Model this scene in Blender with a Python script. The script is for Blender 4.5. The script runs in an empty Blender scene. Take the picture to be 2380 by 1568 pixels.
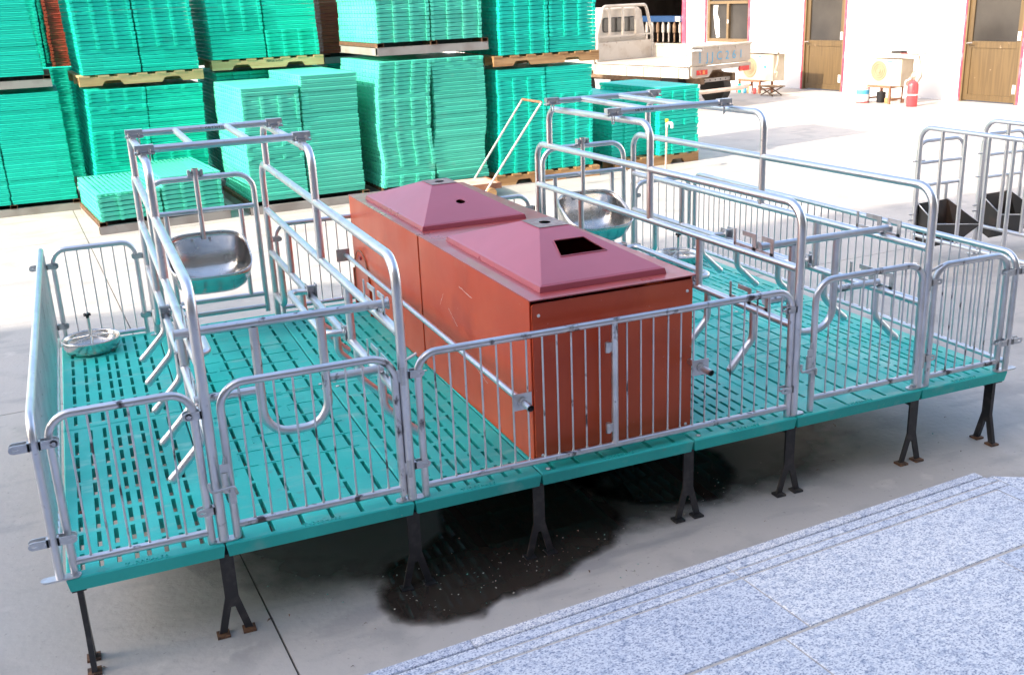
import bpy, math, random
from mathutils import Matrix, Vector
R = math.radians
random.seed(7)
scene = bpy.context.scene
COL = scene.collection
ZO = 0.33                      # the slatted deck's top lies at z=0 in all coordinates below; the ground is 0.33 m lower

# ------------------------------------------------------------------ camera, sky, sun, exposure
cam_d = bpy.data.cameras.new('camera')
cam = bpy.data.objects.new('camera', cam_d); COL.objects.link(cam)
CP = Vector((0.227301, -2.914819, 1.541417))
RX = Vector((0.92108994, -0.3874389, -0.03852832)); RY = Vector((0.15542789, 0.27516422, 0.94875014)); RZ = Vector((-0.35698109, -0.87987258, 0.3136698))
M = Matrix(((RX.x, RY.x, RZ.x, CP.x), (RX.y, RY.y, RZ.y, CP.y), (RX.z, RY.z, RZ.z, CP.z + ZO), (0, 0, 0, 1)))
cam.matrix_world = M
cam_d.sensor_width = 36; cam_d.lens = 2408.17 / 2380 * 36
cam_d.clip_start = 0.05; cam_d.clip_end = 500
cam_d.dof.use_dof = True; cam_d.dof.focus_distance = 4.3; cam_d.dof.aperture_fstop = 11
scene.camera = cam

SUN_EL, SUN_AZ = R(33), R(10.5)            # light travels towards +x, slightly +y
world = bpy.data.worlds.new('World'); scene.world = world; world.use_nodes = True
nt = world.node_tree; nt.nodes.clear()
sky = nt.nodes.new('ShaderNodeTexSky'); sky.sky_type = 'NISHITA'; sky.sun_disc = False
sky.sun_elevation = SUN_EL
sky.sun_rotation = math.atan2(-math.cos(SUN_AZ), -math.sin(SUN_AZ))
sky.air_density = 1.0; sky.dust_density = 2.5; sky.ozone_density = 1.0
bg = nt.nodes.new('ShaderNodeBackground'); bg.inputs[1].default_value = 0.15
wo = nt.nodes.new('ShaderNodeOutputWorld')
hz = nt.nodes.new('ShaderNodeMix'); hz.data_type = 'RGBA'; hz.blend_type = 'MULTIPLY'; hz.inputs[0].default_value = 1; hz.inputs[7].default_value = (1.05, 1.0, .955, 1)
nt.links.new(sky.outputs[0], hz.inputs[6]); nt.links.new(hz.outputs[2], bg.inputs[0]); nt.links.new(bg.outputs[0], wo.inputs[0])
sd = bpy.data.lights.new('sun', 'SUN'); sd.energy = 2.2; sd.angle = R(0.53); sd.color = (1.0, 0.89, 0.73)
sun = bpy.data.objects.new('sun', sd); COL.objects.link(sun)
sdir = Vector((math.cos(SUN_EL) * math.cos(SUN_AZ), math.cos(SUN_EL) * math.sin(SUN_AZ), -math.sin(SUN_EL)))
sun.rotation_euler = sdir.to_track_quat('-Z', 'Y').to_euler()
sun.location = (-6, -2, 8)
vs = scene.view_settings; vs.view_transform = 'Standard'; vs.look = 'None'; vs.exposure = 1.88; vs.gamma = 1; vs.use_curve_mapping = False

# ------------------------------------------------------------------ materials
def mat(name, col, rough=0.5, metal=0.0, noise=None, rnoise=None, bump=None, spec=0.5, coat=0.0):
    """noise: list of (scale, colour, lo, hi, detail, stretch) layers mixed over the base colour"""
    m = bpy.data.materials.new(name); m.use_nodes = True
    t = m.node_tree; b = t.nodes['Principled BSDF']
    b.inputs['Roughness'].default_value = rough; b.inputs['Metallic'].default_value = metal
    b.inputs['Specular IOR Level'].default_value = spec; b.inputs['Coat Weight'].default_value = coat
    b.inputs['Base Color'].default_value = (*col, 1)
    tc = t.nodes.new('ShaderNodeTexCoord')
    geo = t.nodes.new('ShaderNodeNewGeometry')
    def pos(stretch):
        mp = t.nodes.new('ShaderNodeMapping'); mp.inputs['Scale'].default_value = stretch
        t.links.new(geo.outputs['Position'], mp.inputs[0]); return mp.outputs[0]
    last = None
    for L in (noise or []):
        sc, c2, lo, hi = L[:4]; det = L[4] if len(L) > 4 else 4; st = L[5] if len(L) > 5 else (1, 1, 1)
        n = t.nodes.new('ShaderNodeTexNoise'); n.inputs['Scale'].default_value = sc; n.inputs['Detail'].default_value = det
        t.links.new(pos(st), n.inputs[0])
        rp = t.nodes.new('ShaderNodeMapRange'); rp.inputs[1].default_value = lo; rp.inputs[2].default_value = hi
        t.links.new(n.outputs[0], rp.inputs[0])
        mx = t.nodes.new('ShaderNodeMix'); mx.data_type = 'RGBA'
        t.links.new(rp.outputs[0], mx.inputs[0])
        if last is None: mx.inputs[6].default_value = (*col, 1)
        else: t.links.new(last, mx.inputs[6])
        mx.inputs[7].default_value = (*c2, 1); last = mx.outputs[2]
    if last is not None: t.links.new(last, b.inputs['Base Color'])
    if rnoise:
        sc, lo, hi = rnoise
        n = t.nodes.new('ShaderNodeTexNoise'); n.inputs['Scale'].default_value = sc; n.inputs['Detail'].default_value = 5
        t.links.new(pos((1, 1, 1)), n.inputs[0])
        rp = t.nodes.new('ShaderNodeMapRange'); rp.inputs[1].default_value = 0.3; rp.inputs[2].default_value = 0.7
        rp.inputs[3].default_value = lo; rp.inputs[4].default_value = hi
        t.links.new(n.outputs[0], rp.inputs[0]); t.links.new(rp.outputs[0], b.inputs['Roughness'])
    if bump:
        sc, dist = bump[:2]
        n = t.nodes.new('ShaderNodeTexNoise'); n.inputs['Scale'].default_value = sc; n.inputs['Detail'].default_value = 6
        t.links.new(pos(bump[2] if len(bump) > 2 else (1, 1, 1)), n.inputs[0])
        bp = t.nodes.new('ShaderNodeBump'); bp.inputs['Distance'].default_value = dist; bp.inputs['Strength'].default_value = 1
        t.links.new(n.outputs[0], bp.inputs['Height']); t.links.new(bp.outputs[0], b.inputs['Normal'])
    return m
MT = {}
MT['galv'] = mat('galvanised_steel', (.74, .745, .77), .36, 1, noise=[(7, (.66, .67, .70), .42, .62, 3), (50, (.42, .42, .44), .64, .80, 6), (4, (.50, .50, .52), .6, .75, 5)], rnoise=(14, .30, .44), bump=(120, .0002))
MT['galv_worn'] = mat('worn_galvanised_steel', (.73, .73, .76), .37, 1, noise=[(9, (.63, .63, .66), .42, .62, 3), (34, (.13, .115, .12), .60, .67, 9, (.5, 1, .35))], rnoise=(18, .3, .46), bump=(120, .0003))
MT['zinc'] = mat('zinc_plated_plate', (.60, .61, .63), .42, .9, noise=[(30, (.46, .46, .48), .5, .7)], rnoise=(20, .32, .5))
MT['stain'] = mat('stainless_steel', (.66, .65, .63), .22, 1, noise=[(7, (.5, .49, .47), .55, .72, 8)], rnoise=(9, .14, .34), bump=(40, .0006))
MT['teal'] = mat('teal_plastic', (.020, .49, .44), .42, noise=[(2.3, (.030, .55, .49), .42, .62, 5), (1.1, (.018, .38, .35), .50, .68, 7), (6, (.20, .50, .46), .57, .78, 9, (1, 2.5, 1)), (26, (.07, .38, .34), .64, .76, 9), (70, (.20, .50, .46), .70, .79, 6)], rnoise=(6, .32, .55), bump=(90, .0006), spec=.38)
MT['green'] = mat('green_stack_plastic', (.008, .61, .47), .5, noise=[(1.3, (.014, .66, .51), .4, .65, 3), (9, (.04, .58, .46), .62, .8, 7)], rnoise=(6, .45, .65), spec=.28)
MT['green_pale'] = mat('sun_faded_green_plastic', (.08, .63, .46), .5, noise=[(1.5, (.11, .67, .50), .4, .65, 3), (9, (.16, .62, .48), .62, .8, 7)], rnoise=(6, .45, .65), spec=.28)
MT['redplastic'] = mat('red_stack_plastic', (.42, .055, .025), .5, noise=[(3, (.5, .10, .05), .45, .7)])
MT['red'] = mat('brown_red_board', (.50, .062, .020), .36, noise=[(1.7, (.58, .10, .036), .42, .66, 5), (3.5, (.42, .05, .018), .58, .74, 6), (7, (.50, .12, .06), .66, .80, 8), (55, (.62, .26, .19), .715, .76, 6), (120, (.60, .22, .16), .73, .77, 3)], rnoise=(4, .28, .42), spec=.42, coat=.0)
MT['pink'] = mat('rose_plastic_hood', (.40, .082, .115), .30, noise=[(2, (.36, .07, .10), .45, .65)], rnoise=(3, .26, .36), bump=(2.2, .003), spec=.6, coat=.2)
MT['lidflat'] = mat('dusty_red_lid', (.37, .060, .060), .30, noise=[(5, (.33, .085, .07), .5, .75, 6)], rnoise=(6, .26, .4), spec=.6, coat=.15)
MT['cap'] = mat('scuffed_grey_red_plate', (.26, .15, .14), .4, noise=[(40, (.36, .28, .25), .5, .65, 6)])
MT['black'] = mat('black_painted_steel', (.022, .021, .024), .4, noise=[(30, (.05, .045, .045), .5, .7)])
MT['rust'] = mat('rusty_steel', (.16, .075, .035), .75, noise=[(40, (.06, .035, .025), .45, .6), (20, (.28, .13, .06), .6, .7)])
MT['skid'] = mat('weathered_galvanised_channel', (.36, .34, .32), .6, .25, noise=[(4, (.28, .25, .23), .45, .65), (9, (.26, .13, .07), .64, .74, 6)])
MT['wood'] = mat('pallet_wood', (.50, .33, .15), .7, noise=[(3, (.60, .42, .22), .4, .6, 6, (.4, 4, 9)), (12, (.36, .2, .08), .6, .75, 6, (.5, 3, 8))])
MT['woodold'] = mat('brown_pallet_wood', (.34, .18, .07), .7, noise=[(3, (.46, .28, .13), .4, .6, 6, (.4, 4, 9)), (10, (.22, .11, .045), .58, .72, 6, (.5, 3, 8))])
MT['knob'] = mat('black_plastic_knob', (.015, .015, .018), .35)
MT['plug'] = mat('white_plastic_plug', (.75, .76, .78), .5, noise=[(60, (.55, .55, .56), .5, .7)])
MT['concrete'] = mat('concrete_yard', (.43, .405, .38), .8, noise=[(.8, (.50, .465, .425), .40, .64, 7), (3.1, (.33, .315, .30), .55, .75, 8), (1.7, (.37, .35, .335), .56, .66, 9, (1, 3.5, 1)), (55, (.30, .28, .265), .64, .74, 8), (7, (.52, .49, .45), .62, .74, 9)], rnoise=(4, .6, .9), bump=(35, .0025), spec=.35)
MT['joint'] = mat('dark_joint_filler', (.11, .10, .09), .9, noise=[(20, (.2, .18, .16), .5, .7)])
MT['wall'] = mat('white_render_wall', (.84, .83, .82), .85, noise=[(1.1, (.77, .755, .73), .45, .7, 6)], bump=(30, .002))
MT['pinktrim'] = mat('pink_red_trim', (.62, .05, .10), .5, noise=[(9, (.7, .2, .25), .5, .8)])
MT['brown'] = mat('brown_aluminium_door', (.13, .085, .038), .42, noise=[(5, (.10, .065, .03), .42, .6, 5, (6, 6, .3)), (9, (.36, .25, .17), .70, .76, 3)], spec=.5)
MT['brownframe'] = mat('bronze_window_frame', (.17, .115, .06), .4, noise=[(6, (.13, .09, .045), .5, .7)])
MT['glass'] = mat('dusty_dark_glass', (.035, .032, .03), .15, noise=[(1.1, (.06, .054, .048), .42, .65, 5)], spec=.5)
MT['dark'] = mat('dark_room_wall', (.20, .17, .15), .9, noise=[(2, (.12, .10, .09), .5, .7)])
MT['blue'] = mat('blue_machine_beam', (.004, .035, .11), .5)
MT['white'] = mat('dusty_white_paint', (.50, .45, .39), .5, noise=[(4, (.40, .34, .28), .45, .68, 7), (14, (.28, .2, .15), .62, .76, 8)], rnoise=(6, .35, .6))
MT['tailboard'] = mat('dusty_grey_white_paint', (.38, .32, .27), .6, noise=[(5, (.30, .24, .19), .48, .7, 7)])
MT['rustframe'] = mat('brown_chassis_dirt', (.14, .085, .05), .8, noise=[(12, (.24, .16, .10), .45, .7)])
MT['lampred'] = mat('red_tail_lamp', (.50, .03, .03), .25, noise=[(22, (.6, .25, .12), .6, .7)])
MT['amber'] = mat('amber_lamp', (.7, .22, .06), .3)
MT['rubber'] = mat('black_rubber', (.03, .03, .03), .8)
MT['cyan'] = mat('faded_blue_paint', (.05, .30, .50), .6)
MT['ac'] = mat('cream_appliance_paint', (.50, .44, .34), .5, noise=[(5, (.44, .36, .26), .45, .7)])
MT['acgrille'] = mat('beige_grille', (.34, .24, .15), .6)
MT['brownsteel'] = mat('red_brown_steel', (.28, .12, .07), .6, noise=[(20, (.36, .2, .13), .5, .7)])
MT['extred'] = mat('faded_red_extinguisher', (.55, .06, .07), .35, noise=[(12, (.6, .2, .2), .6, .75)])
MT['paper'] = mat('white_label', (.8, .8, .78), .6)
MT['redlabel'] = mat('red_label', (.6, .08, .08), .5)
MT['bluelabel'] = mat('blue_label', (.08, .38, .6), .5)
MT['feedblack'] = mat('black_trough_steel', (.02, .019, .018), .32, noise=[(5, (.06, .04, .03), .5, .7)], spec=.6)
MT['pipewhite'] = mat('dull_white_pipe', (.50, .49, .48), .5, noise=[(14, (.40, .36, .32), .5, .7)])
MT['plywood'] = mat('worn_plywood_board', (.62, .50, .42), .7, noise=[(6, (.52, .38, .29), .45, .7, 6)])
MT['yellow'] = mat('yellow_plastic', (.75, .55, .04), .4)
MT['curtain'] = mat('white_curtain', (.7, .7, .68), .9)
MT['tan'] = mat('tan_render_wall', (.17, .155, .145), .85, noise=[(1.5, (.14, .125, .115), .45, .7, 6)])
MT['debris'] = mat('pale_grit', (.5, .48, .42), .8, noise=[(7, (.10, .40, .35), .52, .6), (5, (.3, .2, .12), .6, .7)])
def teal_text(): return MT['teal']

def layer_tone(m, pitch, z0):
    """each loose panel came out of the mould a little lighter or darker: one tone per layer and column"""
    t = m.node_tree; b = t.nodes['Principled BSDF']; src = b.inputs['Base Color'].links[0].from_socket
    geo = t.nodes.new('ShaderNodeNewGeometry'); sp = t.nodes.new('ShaderNodeSeparateXYZ'); t.links.new(geo.outputs['Position'], sp.inputs[0])
    def mth(op, a, bv):
        n = t.nodes.new('ShaderNodeMath'); n.operation = op
        t.links.new(a, n.inputs[0]); n.inputs[1].default_value = bv; return n.outputs[0]
    zz = mth('FLOOR', mth('DIVIDE', mth('SUBTRACT', sp.outputs[2], z0), pitch), 0); xx = mth('FLOOR', mth('DIVIDE', sp.outputs[0], .57), 0)
    cb = t.nodes.new('ShaderNodeCombineXYZ'); t.links.new(zz, cb.inputs[2]); t.links.new(xx, cb.inputs[0])
    wn_ = t.nodes.new('ShaderNodeTexWhiteNoise'); wn_.noise_dimensions = '3D'; t.links.new(cb.outputs[0], wn_.inputs[0])
    mr = t.nodes.new('ShaderNodeMapRange'); mr.inputs[3].default_value = .86; mr.inputs[4].default_value = 1.06; t.links.new(wn_.outputs[0], mr.inputs[0])
    mx = t.nodes.new('ShaderNodeVectorMath'); mx.operation = 'SCALE'; t.links.new(src, mx.inputs[0]); t.links.new(mr.outputs[0], mx.inputs['Scale'])
    t.links.new(mx.outputs[0], b.inputs['Base Color'])
for k_ in ('green', 'green_pale', 'redplastic'): layer_tone(MT[k_], .0387, .112)
def granite():
    m = bpy.data.materials.new('blue_grey_granite'); m.use_nodes = True; t = m.node_tree; b = t.nodes['Principled BSDF']
    geo = t.nodes.new('ShaderNodeNewGeometry')
    info = t.nodes.new('ShaderNodeObjectInfo')
    def nz(scale, det, stretch=(1, 1, 1), rough=.6):
        mp = t.nodes.new('ShaderNodeMapping'); mp.inputs['Scale'].default_value = stretch
        t.links.new(geo.outputs['Position'], mp.inputs[0])
        n = t.nodes.new('ShaderNodeTexNoise'); n.inputs['Scale'].default_value = scale; n.inputs['Detail'].default_value = det; n.inputs['Roughness'].default_value = rough
        t.links.new(mp.outputs[0], n.inputs[0]); return n.outputs[0]
    def ramp(src, pts):
        r = t.nodes.new('ShaderNodeValToRGB'); e = r.color_ramp.elements
        e[0].position, e[0].color = pts[0][0], (*pts[0][1], 1); e[1].position, e[1].color = pts[-1][0], (*pts[-1][1], 1)
        for p, c in pts[1:-1]:
            x = e.new(p); x.color = (*c, 1)
        t.links.new(src, r.inputs[0]); return r.outputs[0]
    a = ramp(nz(175, 5, (1, 1.4, 1)), [(.37, (.22, .25, .33)), (.44, (.46, .48, .55)), (.49, (.72, .72, .73)), (.60, (.84, .83, .82))])
    c = ramp(nz(48, 3, (1, 1.3, 1)), [(.38, (.68, .72, .80)), (.50, (1, 1, 1))])
    d = ramp(nz(1.3, 3), [(.38, (.86, .89, .94)), (.62, (1, 1, 1))])
    mx = t.nodes.new('ShaderNodeMix'); mx.data_type = 'RGBA'; mx.blend_type = 'MULTIPLY'; mx.inputs[0].default_value = .95
    t.links.new(a, mx.inputs[6]); t.links.new(c, mx.inputs[7])
    m2 = t.nodes.new('ShaderNodeMix'); m2.data_type = 'RGBA'; m2.blend_type = 'MULTIPLY'; m2.inputs[0].default_value = 1
    t.links.new(mx.outputs[2], m2.inputs[6]); t.links.new(d, m2.inputs[7])
    rr = ramp(info.outputs['Random'], [(0, (.80, .84, .92)), (1, (1, 1, 1))])
    m3 = t.nodes.new('ShaderNodeMix'); m3.data_type = 'RGBA'; m3.blend_type = 'MULTIPLY'; m3.inputs[0].default_value = 1
    t.links.new(m2.outputs[2], m3.inputs[6]); t.links.new(rr, m3.inputs[7])
    t.links.new(m3.outputs[2], b.inputs['Base Color']); b.inputs['Roughness'].default_value = .5
    return m
MT['granite'] = granite()
MT['grout'] = mat('pale_grout', (.50, .45, .40), .9, noise=[(30, (.3, .27, .25), .5, .7)])
def wet(nm='wet_black_concrete', c0=(.016, .013, .012), c1=(.06, .046, .036), ro=.012, lo=.70, hi=1.18):  # wet concrete of the puddles; also makes the painted under-deck shade
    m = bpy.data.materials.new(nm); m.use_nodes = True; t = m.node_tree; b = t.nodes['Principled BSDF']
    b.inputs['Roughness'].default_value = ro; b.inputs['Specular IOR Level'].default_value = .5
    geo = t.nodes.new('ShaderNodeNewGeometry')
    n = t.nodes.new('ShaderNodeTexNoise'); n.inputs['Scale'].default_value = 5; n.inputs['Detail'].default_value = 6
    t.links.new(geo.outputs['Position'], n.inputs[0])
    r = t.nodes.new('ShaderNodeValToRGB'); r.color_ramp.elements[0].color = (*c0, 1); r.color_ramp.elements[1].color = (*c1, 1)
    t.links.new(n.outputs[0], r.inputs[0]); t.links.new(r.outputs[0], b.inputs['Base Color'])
    # soft edge: the vertex attribute "wet" falls to 0 at the rim, broken up by noise
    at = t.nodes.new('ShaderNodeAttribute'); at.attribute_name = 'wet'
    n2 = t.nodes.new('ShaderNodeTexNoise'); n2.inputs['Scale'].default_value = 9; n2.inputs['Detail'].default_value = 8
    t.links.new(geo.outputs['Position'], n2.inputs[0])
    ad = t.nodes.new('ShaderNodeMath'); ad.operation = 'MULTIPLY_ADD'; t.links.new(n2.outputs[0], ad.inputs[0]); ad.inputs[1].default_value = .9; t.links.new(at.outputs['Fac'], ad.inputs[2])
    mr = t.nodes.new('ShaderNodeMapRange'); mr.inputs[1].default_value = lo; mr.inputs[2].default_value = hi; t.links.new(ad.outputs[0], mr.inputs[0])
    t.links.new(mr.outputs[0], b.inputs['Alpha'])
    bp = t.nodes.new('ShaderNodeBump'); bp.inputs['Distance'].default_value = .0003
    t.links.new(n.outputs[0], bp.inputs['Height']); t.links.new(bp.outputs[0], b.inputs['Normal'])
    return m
MT['wet'] = wet(); MT['deck_shade'] = wet('painted_deck_shade', (.11, .10, .095), (.17, .155, .145), .55, .45, 1.25)  # the second material paints under-deck shade as a dark concrete colour

# ------------------------------------------------------------------ mesh helpers
class MB:
    def __init__(s, T=None): s.v = []; s.f = []; s.s = []; s.T = T
    def add(s, vs_, fs, smooth=False):
        o = len(s.v)
        if s.T is not None: vs_ = [tuple(s.T @ Vector(p)) for p in vs_]
        s.v += [tuple(p) for p in vs_]; s.f += [tuple(i + o for i in f) for f in fs]; s.s += [smooth] * len(fs); return s
    def box(s, a, b):
        x0, x1 = sorted((a[0], b[0])); y0, y1 = sorted((a[1], b[1])); z0, z1 = sorted((a[2], b[2]))
        return s.add([(x0, y0, z0), (x1, y0, z0), (x1, y1, z0), (x0, y1, z0), (x0, y0, z1), (x1, y0, z1), (x1, y1, z1), (x0, y1, z1)],
                     [(0, 3, 2, 1), (4, 5, 6, 7), (0, 1, 5, 4), (1, 2, 6, 5), (2, 3, 7, 6), (3, 0, 4, 7)])
    def tube(s, pts, r, seg=12, caps=True, closed=False, r2=None):
        P = [Vector(p) for p in pts]; n = len(P)
        tan = []
        for i in range(n):
            a = P[(i - 1) % n] if (closed or i > 0) else P[i]; b = P[(i + 1) % n] if (closed or i < n - 1) else P[i]
            tan.append((b - a).normalized())
        ref = Vector((0, 0, 1)) if abs(tan[0].z) < .9 else Vector((1, 0, 0))
        u = tan[0].cross(ref).normalized(); vs_ = []; fs = []
        for i in range(n):
            u = (u - tan[i] * u.dot(tan[i])).normalized(); w = tan[i].cross(u)
            rr = r if r2 is None else r + (r2 - r) * i / (n - 1)
            for k in range(seg):
                an = 2 * math.pi * k / seg; vs_.append(P[i] + u * (math.cos(an) * rr) + w * (math.sin(an) * rr))
        m = n if closed else n - 1
        for i in range(m):
            j = (i + 1) % n
            for k in range(seg):
                k2 = (k + 1) % seg; fs.append((i * seg + k, i * seg + k2, j * seg + k2, j * seg + k))
        s.add(vs_, fs, True)
        if caps and not closed:
            s.add(vs_[:seg], [tuple(range(seg))[::-1]]); s.add(vs_[-seg:], [tuple(range(seg))])
        return s
    def prism(s, poly, axis, a, b):
        """poly in the two other axes (in x,y,z order), extruded along axis from a to b"""
        def P(p, d):
            return (d, p[0], p[1]) if axis == 'x' else (p[0], d, p[1]) if axis == 'y' else (p[0], p[1], d)
        n = len(poly); vs_ = [P(p, a) for p in poly] + [P(p, b) for p in poly]
        fs = [tuple(range(n)), tuple(range(2 * n - 1, n - 1, -1))] + [(i, i + n, (i + 1) % n + n, (i + 1) % n) for i in range(n)]
        return s.add(vs_, fs)
    def lathe(s, prof, c, seg=32):
        vs_ = []; fs = []; n = len(prof)
        for r, z in prof:
            for k in range(seg):
                a = 2 * math.pi * k / seg; vs_.append((c[0] + r * math.cos(a), c[1] + r * math.sin(a), c[2] + z))
        for i in range(n - 1):
            for k in range(seg):
                k2 = (k + 1) % seg; fs.append((i * seg + k, i * seg + k2, (i + 1) * seg + k2, (i + 1) * seg + k))
        return s.add(vs_, fs, True)
    def build(s, name, m, parent=None, origin=None, label=None, cat=None, group=None, kind=None):
        me = bpy.data.meshes.new(name)
        if parent is not None:
            root = parent
            while root.parent: root = root.parent
            o = root['_o']; org = Vector(o)
        else:
            if origin is None:
                xs = [p[0] for p in s.v]; ys = [p[1] for p in s.v]; zs = [p[2] for p in s.v]
                origin = ((min(xs) + max(xs)) / 2, (min(ys) + max(ys)) / 2, min(zs))
            org = Vector(origin)
        me.from_pydata([(p[0] - org.x, p[1] - org.y, p[2] - org.z) for p in s.v], [], s.f)
        me.polygons.foreach_set('use_smooth', s.s); me.materials.append(MT[m] if isinstance(m, str) else m); me.update()
        ob = bpy.data.objects.new(name, me); COL.objects.link(ob)
        if parent is not None: ob.parent = parent
        else: ob.location = (org.x, org.y, org.z + ZO); ob['_o'] = list(org)
        return tag(ob, label, cat, group, kind)
def tag(ob, label=None, cat=None, group=None, kind=None):
    if label: ob['label'] = label
    if cat: ob['category'] = cat
    if group: ob['group'] = group
    if kind: ob['kind'] = kind
    return ob
def thing(name, loc, label, cat, group=None, kind=None):
    ob = bpy.data.objects.new(name, None); COL.objects.link(ob); ob.location = (loc[0], loc[1], loc[2] + ZO); ob['_o'] = list(loc)
    ob.empty_display_size = .1
    return tag(ob, label, cat, group, kind)
def part_copy(src, parent, d, name=None):
    """another instance of a part with the same mesh, moved by d"""
    o = src.copy(); COL.objects.link(o); o.parent = parent; o.location = Vector(src.location) + Vector(d); return o
def bend(pts, rad, n=6):
    """polyline with rounded corners"""
    P = [Vector(p) for p in pts]; out = [P[0]]
    for i in range(1, len(P) - 1):
        a = (P[i - 1] - P[i]); b = (P[i + 1] - P[i]); la, lb = a.length, b.length; a.normalize(); b.normalize()
        ang = a.angle(b); rr = rad if not isinstance(rad, (list, tuple)) else rad[i - 1]
        t = min(rr / math.tan(ang / 2), la * .48, lb * .48); rr = t * math.tan(ang / 2)
        c = P[i] + (a + b).normalized() * (rr / math.sin(ang / 2)); s_ = P[i] + a * t; e = P[i] + b * t
        v0 = s_ - c; v1 = e - c; th = v0.angle(v1); ax = v0.cross(v1).normalized()
        for k in range(n + 1): out.append(c + Matrix.Rotation(th * k / n, 3, ax) @ v0)
    out.append(P[-1]); return out
def text(name, body, size, loc, rx, rz, m, parent, ext=.0006, sx=1.0, cx=True):
    cu = bpy.data.curves.new(name, 'FONT'); cu.body = body; cu.size = size; cu.extrude = ext
    if cx: cu.align_x = 'CENTER'
    cu.space_character = 1.12
    tmp = bpy.data.objects.new('tmp', cu); COL.objects.link(tmp)
    dg = bpy.context.evaluated_depsgraph_get(); me = bpy.data.meshes.new_from_object(tmp.evaluated_get(dg))
    bpy.data.objects.remove(tmp); bpy.data.curves.remove(cu)
    o = bpy.data.objects.new(name, me); COL.objects.link(o); me.materials.clear(); me.materials.append(MT[m])
    root = parent
    while root.parent: root = root.parent
    org = Vector(root['_o']); o.parent = parent; o.location = Vector(loc) - org
    o.rotation_euler = (rx, 0, rz); o.scale = (sx, 1, 1); return o

# ------------------------------------------------------------------ ground
G = -ZO
ga = R(3.4)                                   # the yard's slab joints run a little askew of the deck
GM = Matrix.Translation((.42, 2.50, 0)) @ Matrix.Rotation(ga, 4, 'Z')
base = MB(); base.box((-60, -60, G - .06), (90, 110, G - .012)); ground = base.build('ground', 'joint', origin=(0, 0, G - .06), kind='structure')
us = [-60, 0, 7.3, 14.6, 80]; vsn = [-60, -8.6, 0, 4.2, 8.4, 12.6, 100]
for i in range(len(us) - 1):
    for j in range(len(vsn) - 1):
        mb = MB(GM); g = .0035
        mb.box((us[i] + g, vsn[j] + g, G - .05), (us[i + 1] - g, vsn[j + 1] - g, G))
        mb.build('concrete_slab', 'concrete', parent=ground)
# puddle, or painted under-deck shade: a fan mesh with a "wet" weight that falls off at the rim
def puddle(name, out, label, mt='wet', h=.004):
    cx = sum(p[0] for p in out) / len(out); cy = sum(p[1] for p in out) / len(out); n = len(out)
    vs_ = [(cx, cy, G + h)]; w = [1.0]; fs = []
    rings = [(.5, 1), (.8, .95), (.9, .75), (.97, .5), (1.05, .2), (1.13, 0)]
    for sc, wt in rings:
        for x, y in out: vs_.append((cx + (x - cx) * sc, cy + (y - cy) * sc, G + h)); w.append(wt)
    for k in range(n): fs.append((0, 1 + k, 1 + (k + 1) % n))
    for r_ in range(len(rings) - 1):
        for k in range(n):
            a = 1 + r_ * n + k; b = 1 + r_ * n + (k + 1) % n; fs.append((a, a + n, b + n, b))
    me = bpy.data.meshes.new(name); me.from_pydata([(x, y, z + ZO) for x, y, z in vs_], [], fs)
    at = me.attributes.new('wet', 'FLOAT', 'POINT'); at.data.foreach_set('value', w); me.materials.append(MT[mt])  # rim weight, for the puddles and the painted deck shade alike
    ob = bpy.data.objects.new(name, me); COL.objects.link(ob); tag(ob, label, None, None, 'structure'); return ob
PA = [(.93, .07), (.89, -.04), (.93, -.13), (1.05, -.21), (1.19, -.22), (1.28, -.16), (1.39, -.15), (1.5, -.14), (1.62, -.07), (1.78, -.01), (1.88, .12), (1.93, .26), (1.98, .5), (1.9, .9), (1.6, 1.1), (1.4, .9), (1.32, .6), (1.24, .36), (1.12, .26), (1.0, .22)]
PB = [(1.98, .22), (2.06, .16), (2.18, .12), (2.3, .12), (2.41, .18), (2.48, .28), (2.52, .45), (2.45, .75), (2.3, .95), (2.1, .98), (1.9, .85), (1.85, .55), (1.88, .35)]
puddle('puddle', PA, 'large dark puddle under the left red box side of the deck')
puddle('puddle', PB, 'smaller dark puddle under the right side of the red box')
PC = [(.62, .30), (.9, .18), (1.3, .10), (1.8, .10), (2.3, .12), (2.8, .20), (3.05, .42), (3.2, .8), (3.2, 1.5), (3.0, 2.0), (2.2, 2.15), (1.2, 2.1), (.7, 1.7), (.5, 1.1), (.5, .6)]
shade_ob = puddle('deck_shade_patch', PC, 'broad dark patch painted as shade on the concrete under the deck', 'deck_shade', .0022)  # soft-edged dark sheet that paints the deck's shade onto the ground
mb = MB()
for k in range(190):
    if k < 110: x, y = random.gauss(1.35, .3), random.gauss(-.05, .12)
    elif k < 140: x, y = random.gauss(2.25, .14), random.gauss(.15, .08)
    else: x, y = random.uniform(-.1, 3.6), random.uniform(-.35, .3)
    if y < -.36: continue
    s_ = random.uniform(.0015, .0045); a = random.uniform(0, 3.1); c_, q = math.cos(a) * s_, math.sin(a) * s_
    z = G + .006
    mb.add([(x - c_, y - q, z), (x + q, y - c_, z), (x + c_ * 1.5, y + q, z), (x, y, z + s_ * .8)], [(0, 1, 3), (1, 2, 3), (2, 0, 3)])
mb.build('scattered_grit', 'debris', kind='stuff', origin=(0, 0, G))
mb = MB()
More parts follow.
